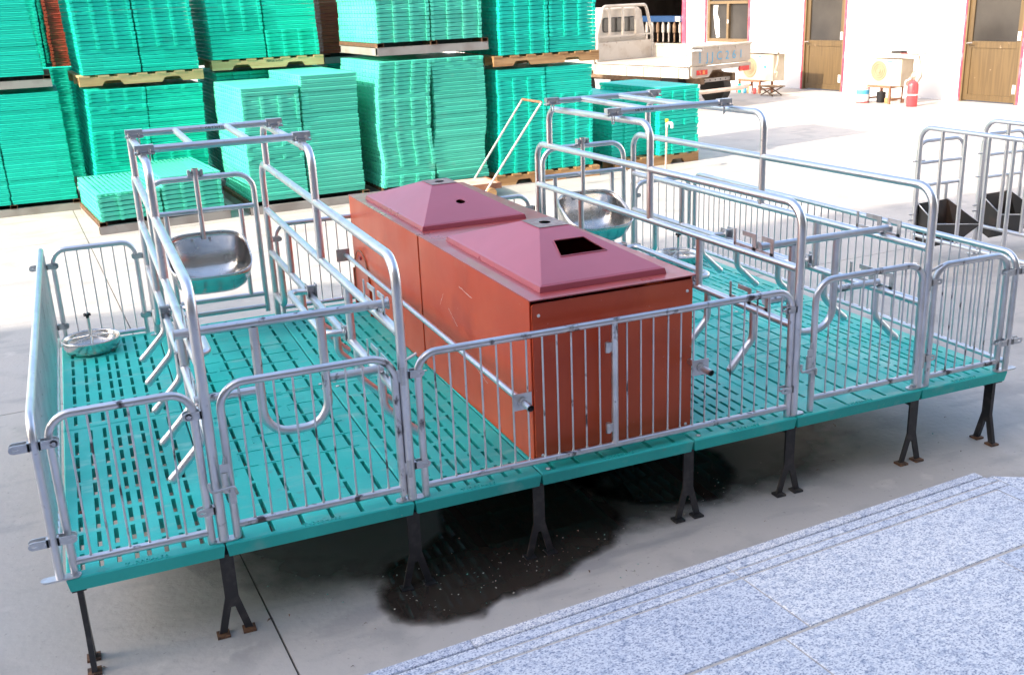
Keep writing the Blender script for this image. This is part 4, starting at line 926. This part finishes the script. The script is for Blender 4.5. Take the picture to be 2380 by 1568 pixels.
# ------------------------------------------------------------------ gestation stalls at the right
def stall_frame(x, label):
    root = thing('stall_partition', (x, 1.6, G), label, 'stall frame', 'side frames of the stalls at the right edge')
    m = MB(); m.tube(bend([(x, 2.46, G + .005), (x, 2.46, .605), (x, .2, .605), (x, .2, G + .005)], .09, 8), .016, 14); m.build('tube_frame', 'galv', parent=root)
    m = MB(); m.tube([(x, 2.45, -.12), (x, .21, -.12)], .014, 12); m.build('bottom_rail', 'galv', parent=root)
    first = None
    for k in range(11):
        y = 2.27 - .19 * k
        if first is None:
            m = MB(); m.tube([(x, y, -.115), (x, y, .60)], .0135, 12, caps=False); first = m.build('upright', 'galv', parent=root)
        else: part_copy(first, root, (0, -.19 * k, 0))
    m = MB(); m.box((x - .04, 2.43, G), (x + .04, 2.49, G + .006)); m.build('foot', 'zinc', parent=root)
    m = MB()
    for z in (.38, .22, .02, -.02): m.tube([(x - .05, 2.46, z), (x + .05, 2.46, z)], .005, 8)
    m.build('bolt', 'zinc', parent=root)
stall_frame(5.40, 'nearest tube side frame of the stalls at the right edge'); stall_frame(5.97, 'second tube side frame of the stalls at the right edge'); stall_frame(6.54, 'third tube side frame of the stalls, at the edge of the picture')
for n, x in ((0, 5.40), (1, 5.97), (2, 6.54)):
    x0, x1 = x + .03, x + .54; w = ('first', 'second', 'third')[n]
    root = thing('stall_gate', ((x0 + x1) / 2, 2.5, G), 'tube gate at the back of the %s stall from the left' % w, 'gate', 'gates at the back of the stalls')
    m = MB(); m.tube(bend([(x0, 2.50, -.20), (x0, 2.50, .50), (x1 - .12, 2.50, .50), (x1 - .12, 2.50, -.20)], .07, 7), .013, 12); m.build('tube_frame', 'galv', parent=root)
    for z in (.355, .20): m = MB(); m.tube([(x0, 2.50, z), (x1 - .12, 2.50, z)], .0115, 10); m.build('cross_rail', 'galv', parent=root)
    m = MB(); m.tube([(x0 + .27, 2.50, .20), (x0 + .27, 2.50, -.15)], .012, 10); m.build('upright', 'galv', parent=root)
    # black wedge shaped trough
    A = [(x0 - .01, 2.44, .08), (x0 + .30, 2.44, .10), (x0 + .30, 2.44, -.24), (x0 - .01, 2.44, -.24)]
    tq = thing('feed_trough', (x0 + .15, 2.3, -.26), 'black steel wedge trough hung in the %s stall at the right edge' % w, 'trough', 'black troughs in the stalls')
    m = MB(); a, b = x0 - .01, x0 + .34
    v = [(a, 2.46, .09), (b - .09, 2.46, .095), (b - .08, 2.46, -.14), (a, 2.46, -.16), (a, 2.28, -.02), (b + .06, 2.29, -.07), (b - .06, 2.36, -.19), (a, 2.36, -.20)]
    m.add(v, [(0, 1, 2, 3), (0, 3, 7, 4), (1, 5, 6, 2), (3, 2, 6, 7), (4, 7, 6, 5)]); sh = m.build('trough_shell', 'feedblack', parent=tq); s_ = sh.modifiers.new('t', 'SOLIDIFY'); s_.thickness = .004
    m = MB(); m.tube([v[0], v[4], v[5], v[1]], .0045, 6); m.build('rolled_edge', 'zinc', parent=tq)

# ------------------------------------------------------------------ white workshop building along the right background
WD = Vector((-.119, .9929, 0)); WN = Vector((-.9929, -.119, 0))
WM = Matrix(((WD.x, WN.x, 0, 13.02), (WD.y, WN.y, 0, 11.3), (0, 0, 1, 0), (0, 0, 0, 1)))   # local: s along the wall, d out of it, z up
def wb(): return MB(WM)
bl = thing('workshop_building', (13.02, 11.3, G), 'white workshop with brown doors, a window and a dark open doorway', 'building')
def wallbox(s0, s1, z0, z1): wb().box((s0, -.24, z0), (s1, 0, z1)).build('wall', 'wall', parent=bl)
TOPZ = 3.6
cuts = [(-2.49, -1.50, G, 1.80), (.975, 1.935, G, 1.80), (3.44, 4.70, .465, 1.85), (5.46, 9.2, G, 2.6)]
prev = -12
for s0, s1, z0, z1 in cuts:
    wallbox(prev, s0 - .0005, G, TOPZ); wallbox(s0, s1, z1 + .0005, TOPZ)
    if z0 > G: wallbox(s0, s1, G, z0 - .0005)
    prev = s1 + .0005
wallbox(prev, 22, G, TOPZ)
for s0, s1, lab, gz in ((-2.49, -1.50, 'brown door at the right edge of the picture', .585), (.975, 1.935, 'brown door left of the standing air conditioner', .545)):
    d = wb(); d.box((s0 + .03, -.06, G + .02), (s0 + .11, -.02, 1.77)); d.box((s1 - .11, -.06, G + .02), (s1 - .03, -.02, 1.77)); d.box((s0 + .1105, -.06, G + .02), (s1 - .1105, -.02, G + .11)); d.box((s0 + .1105, -.06, gz - .10), (s1 - .1105, -.02, gz)); d.box((s0 + .1105, -.06, 1.65), (s1 - .1105, -.02, 1.77))
    d = d.build('door', 'brown', parent=bl, label=lab)
    m = wb(); m.box((s0 + .1105, -.05, G + .1105), (s1 - .1105, -.032, gz - .1005)); m.build('door_panel', 'brown', parent=d)
    m = wb(); m.box((s0 + .1105, -.048, gz + .0005), (s1 - .1105, -.042, 1.6495)); m.build('pane', 'glass', parent=d)
    m = wb(); m.tube([(s1 - .07, -.02, gz - .03), (s1 - .07, .045, gz - .03), (s1 - .17, .05, gz - .02)], .011, 8); m.build('handle', 'stain', parent=d)
    for z in (gz + .02, -.17):
        m = wb(); m.box((s0 - .005, .003, z), (s0 + .085, .009, z + .13)); m.build('hinge', 'plug', parent=d)
    fr2 = wb(); fr2.box((s0 + .0005, -.12, G), (s0 + .0295, .012, 1.7995)); fr2.box((s1 - .0295, -.12, G), (s1 - .0005, .012, 1.7995)); fr2.build('door_frame', 'brownframe', parent=bl)
    tm = wb(); tm.box((s0 - .035, .0005, G), (s0 - .0005, .018, 1.83)); tm.box((s1 + .0005, .0005, G), (s1 + .035, .018, 1.83)); tm.build('pink_trim', 'pinktrim', parent=bl)
wn = wb(); s0, s1, z0, z1 = 3.44, 4.70, .465, 1.85
wn.box((s0 + .001, -.1, z0 + .001), (s0 + .06, -.03, z1 - .001)); wn.box((s1 - .06, -.1, z0 + .001), (s1 - .001, -.03, z1 - .001)); wn.box((s0 + .0605, -.1, z0 + .001), (s1 - .0605, -.03, z0 + .07)); wn.box((s0 + .0605, -.1, z1 - .06), (s1 - .0605, -.03, z1 - .001)); wn.box((s0 + .0605, -.1, 1.20), (s1 - .0605, -.02, 1.255)); wn.box((4.045, -.1, .5355), (4.105, -.015, 1.1995))
wn = wn.build('window', 'brownframe', parent=bl)
m = wb(); m.box((s0 + .061, -.075, .5365), (4.044, -.07, 1.199)); m.build('pane', 'glass', parent=wn)
m = wb(); m.box((4.106, -.075, .5365), (s1 - .061, -.07, 1.199)); m.build('pane', 'glass', parent=wn)
m = wb(); m.box((s0 + .061, -.075, 1.256), (s1 - .061, -.07, z1 - .061)); m.build('pane', 'glass', parent=wn)
m = wb(); v = [(4.56, -.066, 1.18), (4.42, -.066, 1.18), (4.45, -.066, 1.02), (4.38, -.066, .9), (4.36, -.066, .56), (4.46, -.066, .545), (4.52, -.066, .75), (4.56, -.066, 1.0)]; m.add(v, [tuple(range(8))]); m.build('curtain', 'curtain', parent=wn)
m = wb(); m.box((4.03, -.012, .83), (4.055, .01, .90)); m.build('window_latch', 'plug', parent=wn)
tm = wb(); tm.box((s0 - .045, .0005, .44), (s0 - .0005, .018, 1.87)); tm.box((s1 + .0005, .0005, .44), (s1 + .045, .018, 1.87)); tm.build('pink_trim', 'pinktrim', parent=bl)
tm = wb(); tm.box((5.345, .0005, G), (5.4595, .03, 2.65)); tm.build('pink_trim', 'pinktrim', parent=bl)
# dark room behind the opening
m = wb(); m.box((5.2, -5, G - .005), (12, -4.9, 3)); m.box((5.0, -4.9, G - .005), (5.2, -.25, 3)); m.box((12.0, -4.9, G - .005), (12.2, -.25, 3)); m.box((5.0, -5, 3.0), (12.2, -.25, 3.1)); m.box((5.2, -4.9, G - .004), (12, -.25, G + .004)); m.build('dark_room', 'dark', parent=bl)
mc = thing('machine_row', (13.6, 18, G), 'row of vertical cylinders under a blue beam inside the dark doorway', 'machine')
m = wb(); m.box((5.6, -1.35, .80), (9.8, -1.15, .93)); m.build('blue_beam', 'blue', parent=mc)
m = wb(); m.box((7.0, -1.149, .81), (7.18, -1.14, .92)); m.build('notice', 'plywood', parent=mc)
for k in range(16):
    s = 5.8 + .21 * k; m = wb(); m.tube([(s, -1.2, .74), (s, -1.2, .56)], .045, 12); m.tube([(s, -1.2, .56), (s, -1.2, .35)], .02, 8); m.tube([(s, -1.2, .80), (s, -1.2, .74)], .03, 10); m.build('cylinder', 'rustframe' if k % 3 == 1 else 'skid', parent=mc)
m = wb(); m.box((5.6, -1.6, G), (9.8, -1.4, .3)); m.build('machine_base', 'dark', parent=mc)
# cable hanging down the wall
m = wb(); m.tube([(3.03, .012, 3.5), (3.06, .012, 1.26), (3.10, .012, .8), (3.15, .012, .40)], .008, 6); m.build('wall_cable', 'pipewhite', label='thin cable hanging down the white wall right of the window', cat='cable')
m = wb(); m.tube([(-.52, .012, 3.5), (-.55, .012, 1.2), (-.62, .012, .9), (-.62, .012, .35)], .010, 6); m.build('wall_cable', 'ac', label='thin pipe running down the wall behind the standing air conditioner', cat='cable')

# ------------------------------------------------------------------ air conditioners, table, extinguisher, stool
def acmat(P): return Matrix(((WD.x, WN.x, 0, P[0]), (WD.y, WN.y, 0, P[1]), (0, 0, 1, 0), (0, 0, 0, 1)))
def acunit(P, s0, s1, z0, z1, fan, label, boards):
    A = acmat(P); q = lambda: MB(A)
    o = thing('air_conditioner', (P[0], P[1], z0), label, 'air conditioner')
    q().box((s0, -.27, z0), (s1, .0, z1)).build('casing', 'ac', parent=o)
    m = q(); fx, fz, fr3 = fan; pts = []
    for rr in (.035, .07, .105, fr3):
        m.tube([(fx + rr * math.cos(2 * math.pi * k / 24), .006, fz + rr * math.sin(2 * math.pi * k / 24)) for k in range(24)], .005, 5, closed=True)
    m.tube([(fx, .001, fz), (fx, .012, fz)], .03, 14); m.tube([(fx, .0005, fz), (fx, .002, fz)], fr3, 28); m.build('fan_grille', 'acgrille', parent=o)
    m = q(); m.box(((s0 + s1) / 2 - .10 - .05, .001, z1 - .05), ((s0 + s1) / 2 - .05, .003, z1 - .03)); m.build('label_strip', 'bluelabel', parent=o)
    b0, b1, bz = boards; o2 = thing('cover_board', (P[0], P[1], bz), 'board lying on top of the ' + ('right air conditioner' if 'two brown doors' in label else 'left air conditioner'), 'board')
    q().box((b0, -.42, bz), (b1, .06, bz + .018)).build('board', 'plywood', parent=o2)
    return o
def table(P, s0, s1, z, label, mt='brownsteel'):
    A = acmat(P); o = thing('steel_stand', (P[0], P[1], G), label, 'stand')
    for s in (s0 + .02, s1 - .02):
        for d in (-.02, -.32): m = MB(A); m.box((s - .018, d - .018, G), (s + .018, d + .018, z - .04)); m.build('leg', mt, parent=o)
    for d in (-.02, -.32): m = MB(A); m.box((s0, d - .02, z - .0395), (s1, d + .02, z)); m.build('top_rail', mt, parent=o)
    for s in (s0 + .02, s1 - .02): m = MB(A); m.box((s - .018, -.2995, z - .0395), (s + .018, -.0405, z)); m.box((s - .012, -.3015, G + .06), (s + .012, -.0385, G + .085)); m.build('side_rail', mt, parent=o)
P2 = (12.09, 10.15)
table(P2, .0, .47, -.047, 'red-brown steel stand under the right air conditioner')
acunit(P2, -.19, .46, -.046, .36, (.245, .175, .145), 'cream air conditioner standing on a steel stand between the two brown doors', (-.30, .48, .418))
A2 = acmat(P2)
m = MB(A2); m.box((-.02, -.30, .437), (.17, -.16, .47)); m.build('black_case', 'rubber', label='flat black case lying on the board over the right air conditioner', cat='case')
m = MB(A2); m.tube([(-.1, -.1, .442), (-.16, -.15, .444), (-.2, -.1, .442), (-.12, -.05, .442), (-.05, -.12, .444)], .006, 6); m.build('red_cable', 'redlabel', label='short red cable curled on the board over the right air conditioner', cat='cable')
for k, (s, z, w, mt, lab) in enumerate(((.30, .0, .12, 'knob', 'dark round bucket under the left end of the right stand'), (.12, 0, .13, 'woodold', 'brown carton under the right stand'), (.03, 0, .06, 'paper', 'small white box under the right stand'))):
    m = MB(A2)
    if k == 0: m.tube([(s, -.15, G), (s, -.15, G + .17)], .065, 16, r2=.075)
    else: m.box((s - w / 2, -.24, G), (s + w / 2, -.10, G + .12 - .04 * k))
    m.build(('bucket', 'carton', 'small_box')[k], mt, label=lab, cat=('bucket', 'carton', 'box')[k])
m = MB(A2); m.tube(bend([(-.30, -.2, .41), (-.36, -.15, .25), (-.28, -.12, .10), (-.40, -.1, .02), (-.30, -.1, -.05), (-.36, -.12, .12)], .05, 4), .014, 8); m.tube(bend([(-.26, -.3, .40), (-.33, -.3, .10), (-.25, -.3, -.02)], .05, 4), .012, 8); m.build('insulated_pipe', 'ac', label='cream pipes hanging behind the right air conditioner', cat='pipe')
# extinguisher and paint can
ex = thing('fire_extinguisher', (12.14, 9.72, G), 'red fire extinguisher standing right of the air conditioner stand', 'fire extinguisher')
m = MB(); m.lathe([(.0001, 0), (.08, 0), (.082, .01), (.082, .33), (.06, .37), (.03, .385), (.03, .40), (.0001, .40)], (12.14, 9.72, G), 24); m.build('cylinder', 'extred', parent=ex)
m = MB(); m.tube([(12.14, 9.72, G + .39), (12.14, 9.72, G + .44)], .022, 10); m.box((12.07, 9.70, G + .43), (12.15, 9.74, G + .445)); m.build('valve', 'ac', parent=ex)
m = MB(); m.tube(bend([(12.13, 9.74, G + .42), (12.07, 9.81, G + .38), (12.06, 9.82, G + .12)], .03, 4), .011, 8); m.build('hose', 'paper', parent=ex)
m = MB(); m.lathe([(.0828, .17), (.0828, .19)], (12.14, 9.72, G), 24); m.build('band', 'paper', parent=ex)
pc = thing('paint_can', (11.97, 10.63, G), 'white paint can with a blue pattern left of the air conditioner stand', 'paint can')
m = MB(); m.lathe([(.0001, 0), (.10, 0), (.102, .02), (.102, .24), (.095, .25), (.09, .235), (.0001, .235)], (11.97, 10.63, G), 24); m.build('can_body', 'paper', parent=pc)
m = MB(); m.lathe([(.1035, .14), (.1035, .21)], (11.97, 10.63, G), 24); m.build('label_band', 'bluelabel', parent=pc)
m = MB(); m.lathe([(.1035, .005), (.1035, .03)], (11.97, 10.63, G), 24); m.lathe([(.1035, .23), (.1035, .245)], (11.97, 10.63, G), 24); m.build('rim_band', 'redlabel', parent=pc)
P1_ = (11.71, 13.06)
table(P1_, -.02, .56, -.095, 'red-brown steel stand under the left air conditioner')
acunit(P1_, -.35, .55, -.094, .36, (.25, .12, .17), 'white air conditioner standing half behind the truck', (-.51, .56, .40))
A1 = acmat(P1_)
MB(A1).box((-.17, .0015, .12), (-.12, .004, .17)).build('sticker', 'teal', parent=[o for o in bpy.data.objects if o.name.startswith('air_conditioner')][-1])
m = MB(A1); m.tube(bend([(-.42, -.05, .40), (-.45, 0, .2), (-.40, .03, .0), (-.5, .02, .12), (-.44, 0, -.02)], .05, 4), .016, 8); m.tube(bend([(-.3, -.1, .43), (-.1, -.05, .47), (.1, -.1, .45), (.3, -.1, .44)], .04, 4), .012, 6); m.build('insulated_pipe', 'ac', label='cream pipes hanging at the right side of the left air conditioner', cat='pipe')
sl = thing('folding_stool', (11.64, 12.6, G), 'small folding stool before the left air conditioner', 'stool'); As = acmat((11.64, 12.6))
MB(As).box((-.2, -.14, -.175), (.22, .12, -.155)).build('seat', 'rustframe', parent=sl)
for d in (.09, -.11):
    m = MB(As); m.tube([(-.17, d, -.175), (.16, d, G + .01)], .011, 8); m.build('leg', 'rustframe', parent=sl); m = MB(As); m.tube([(.19, d, -.175), (-.15, d, G + .01)], .011, 8); m.build('leg', 'rustframe', parent=sl)
cols = ['redlabel', 'paper', 'amber', 'bluelabel', 'plywood', 'green']
for k in range(7):
    s = .05 + .075 * k; m = MB(A1); h = .1 + .03 * (k % 3); m.tube([(s, .05 + .03 * (k % 2), G), (s, .05 + .03 * (k % 2), G + h)], .032, 12, r2=.028)
    m.build('bottle' if k % 2 else 'jar', cols[k % 6], label='%s %s on the ground under the left air conditioner' % (('rightmost red', 'white', 'orange', 'blue', 'tan', 'green', 'leftmost red')[k], 'bottle' if k % 2 else 'jar'), cat='bottle' if k % 2 else 'jar')

# ------------------------------------------------------------------ small flatbed truck
ta = math.atan2(.25, .968); TM = Matrix.Translation((9.20, 11.34, .0925)) @ Matrix.Rotation(ta, 4, 'Z') @ Matrix.Scale(.94, 4)      # local x across (left to right), y forward, z up
tk = thing('flatbed_truck', (9.20, 11.34, G), 'dusty white flatbed truck parked in front of the workshop', 'truck')
q = lambda: MB(TM); Wt = 1.46; Lb = 2.35
q().box((0, .03, .285), (Wt, Lb, .31)).build('bed_floor', 'white', parent=tk)
t_ = q(); t_.box((0, -.012, .315), (Wt, .01, .585)); t_ = t_.build('tailboard', 'tailboard', parent=tk)
m = q(); m.tube([(-.02, -.012, .60), (Wt + .02, -.012, .60)], .022, 8); m.build('top_rail', 'white', parent=t_)
for x in (.25, .65, 1.08): m = q(); m.box((x - .012, -.022, .535), (x + .012, -.0125, .59)); m.build('rib', 'white', parent=t_)
m = q(); m.tube([(.0, -.03, .55), (.2, -.03, .54)], .018, 8); m.build('latch_handle', 'paper', parent=t_)
text('number_lettering', 'J J C 2 6 1', .185, (0, 0, 0), 0, 0, 'cyan', tk, ext=.001)
lt = [o for o in bpy.data.objects if o.name.startswith('number_lettering')][-1]
p = TM @ Vector((.80, -.0150, .365)); lt.location = Vector((p.x, p.y, p.z)) - Vector(tk['_o']); lt.rotation_euler = (R(90), 0, ta); lt.scale = (.98, 1, 1); lt.data.transform(Matrix.Scale(1, 4))
m = q()
for k in range(5): m.box((.165, -.0150, .345 + .036 * k), (.215, -.0130, .352 + .036 * k))
m.box((.176, -.0152, .335), (.182, -.0132, .53)); m.box((.198, -.0152, .335), (.204, -.0132, .53)); m.build('side_mark', 'cyan', parent=t_)
# side boards
sb = q(); sb.box((-.03, .03, .10), (-.005, Lb, .27)); sb = sb.build('side_board', 'white', parent=tk)
for k in range(6): m = q(); m.box((-.045, .25 + .42 * k, .11), (-.031, .28 + .42 * k, .265)); m.build('rib', 'white', parent=sb)
m = q(); m.box((-.05, .03, .255), (-.0305, Lb, .275)); m.build('edge_rail', 'white', parent=sb)
sr = q(); sr.box((Wt - .02, .02, .315), (Wt, Lb, .56)); sr = sr.build('side_board', 'white', parent=tk)
m = q(); m.box((Wt - .035, .02, .52), (Wt - .0205, Lb, .545)); m.build('edge_rail', 'white', parent=sr)
# lamp beam
bm_ = q(); bm_.prism([(0, .28), (Wt, .28), (Wt, .14), (1.20, .14), (1.12, .205), (.50, .205), (.40, .10), (.06, .10), (0, .14)], 'y', -.02, .02); bm_ = bm_.build('lamp_panel', 'tailboard', parent=tk)
for x in (.11, 1.16): m = q(); m.box((x, -.035, .145), (x + .25, -.0205, .225)); m.build('tail_light', 'lampred', parent=bm_)
m = q(); m.box((.24, -.038, .155), (.29, -.0355, .215)); m.build('indicator', 'amber', parent=bm_)
for x in (.72, .98): m = q(); m.box((x, -.03, .185), (x + .14, -.021, .212)); m.build('number_plate_light', 'paper', parent=bm_)
m = q(); m.box((.30, .05, -.02), (.38, 3.6, .12)); m.box((1.08, .05, -.02), (1.16, 3.6, .12)); m.build('chassis_rail', 'rustframe', parent=tk)
m = q(); m.box((.33, .10, .0), (1.13, .13, .06)); cm = m.build('cross_member', 'skid', parent=tk)
for k in range(5): m = q(); m.tube([(.44 + .13 * k, .096, .03), (.44 + .13 * k, .0995, .03)], .014, 10); m.build('hole', 'rubber', parent=cm)
m = q(); m.tube(bend([(.02, .0, -.12), (.25, -.06, -.135), (1.2, -.06, -.135), (1.4, .0, -.12)], .08, 5), .035, 10); m.build('bumper', 'plywood', parent=tk)
m = q(); m.box((.16, .5, .02), (1.3, 3.3, .2)); m.build('underbody', 'rustframe', parent=tk)
for x in (.12, 1.2):
    for y in (.62, 3.0):
        m = q(); m.tube([(x, y, -.159), (x + .17, y, -.159)], .29, 26); wq = m.build('wheel', 'rubber', parent=tk)
        m = q(); m.tube([(x - .004 if x < 1 else x + .1705, y, -.159), (x - .0005 if x < 1 else x + .174, y, -.159)], .16, 20); m.build('rim', 'skid', parent=wq)
# headboard rack and cab
m = q(); m.box((.02, Lb, .315), (Wt - .02, Lb + .03, .64)); m.build('headboard', 'white', parent=tk)
m = q(); m.tube(bend([(Wt - .02, Lb + .01, .31), (Wt - .05, Lb + .01, .80), (Wt - .20, Lb + .02, 1.27), (.2, Lb + .02, 1.27), (.05, Lb + .01, .80), (.02, Lb + .01, .31)], .09, 6), .028, 10)
for x in (.35, .68, 1.01): m.box((x - .022, Lb + .002, .74), (x + .022, Lb + .028, 1.25))
m.box((.06, Lb + .004, .73), (Wt - .06, Lb + .026, .76)); m.build('headboard_rack', 'white', parent=tk)
cb = q(); yb = Lb + .12
prof = [(.04, .15), (.04, .62), (.10, .75), (.20, 1.18), (.28, 1.235), (Wt - .28, 1.235), (Wt - .20, 1.18), (Wt - .10, .75), (Wt - .04, .62), (Wt - .04, .15)]
cb.prism(prof, 'y', yb, yb + 1.25); cb = cb.build('cab', 'white', parent=tk)
b_ = cb.modifiers.new('r', 'BEVEL'); b_.width = .03; b_.segments = 3
def rrect(x0, x1, z0, z1, r_):
    pts = []
    for cx, cz, a0 in ((x1 - r_, z0 + r_, -90), (x1 - r_, z1 - r_, 0), (x0 + r_, z1 - r_, 90), (x0 + r_, z0 + r_, 180)):
        for k in range(5): an = R(a0 + 22.5 * k); pts.append((cx + r_ * math.cos(an), cz + r_ * math.sin(an)))
    return pts
m = q(); m.prism(rrect(.26, 1.10, .81, 1.07, .06), 'y', yb - .006, yb - .001); w_ = m.build('rear_window', 'rubber', parent=cb)
m = q(); m.prism(rrect(.275, 1.085, .825, 1.055, .05), 'y', yb - .009, yb - .0065); m.build('pane', 'glass', parent=w_)

# ------------------------------------------------------------------ the building on the camera's side, whose wing shades the deck
hb = thing('yard_house', (-8, -8, G), 'plain tall building behind the camera whose wing shades the deck', 'building')
def hbox(n, m_, a, b, par=None): o = MB(); o.box(a, b); return o.build(n, m_, parent=par or hb)
yc = 2.45 - (13.7) * math.tan(SUN_AZ)
w1 = hbox('wall', 'tan', (-26, -34, G), (-14, yc, 14.6))
hbox('wall', 'tan', (-13.9, -16, G), (18, -5.4, 8.5))
for k in range(7):
    w_ = hbox('window', 'brownframe', (-9 + 3.4 * k, -5.399, .4), (-6.9 + 3.4 * k, -5.35, 2.3)); hbox('pane', 'glass', (-8.92 + 3.4 * k, -5.349, .48), (-6.98 + 3.4 * k, -5.34, 2.22), w_)
for k in range(5):
    for j in range(3):
        w_ = hbox('window', 'brownframe', (-13.999, yc - 2.6 - 3.6 * k, .6 + 3.1 * j), (-13.95, yc - 1.2 - 3.6 * k, 2.2 + 3.1 * j)); hbox('pane', 'glass', (-13.949, yc - 2.52 - 3.6 * k, .68 + 3.1 * j), (-13.94, yc - 1.28 - 3.6 * k, 2.12 + 3.1 * j), w_)

for o in list(bpy.data.objects):
    if '_o' in o: del o['_o']
# denoised, modest sampling is set by the render harness
scene.render.film_transparent = False
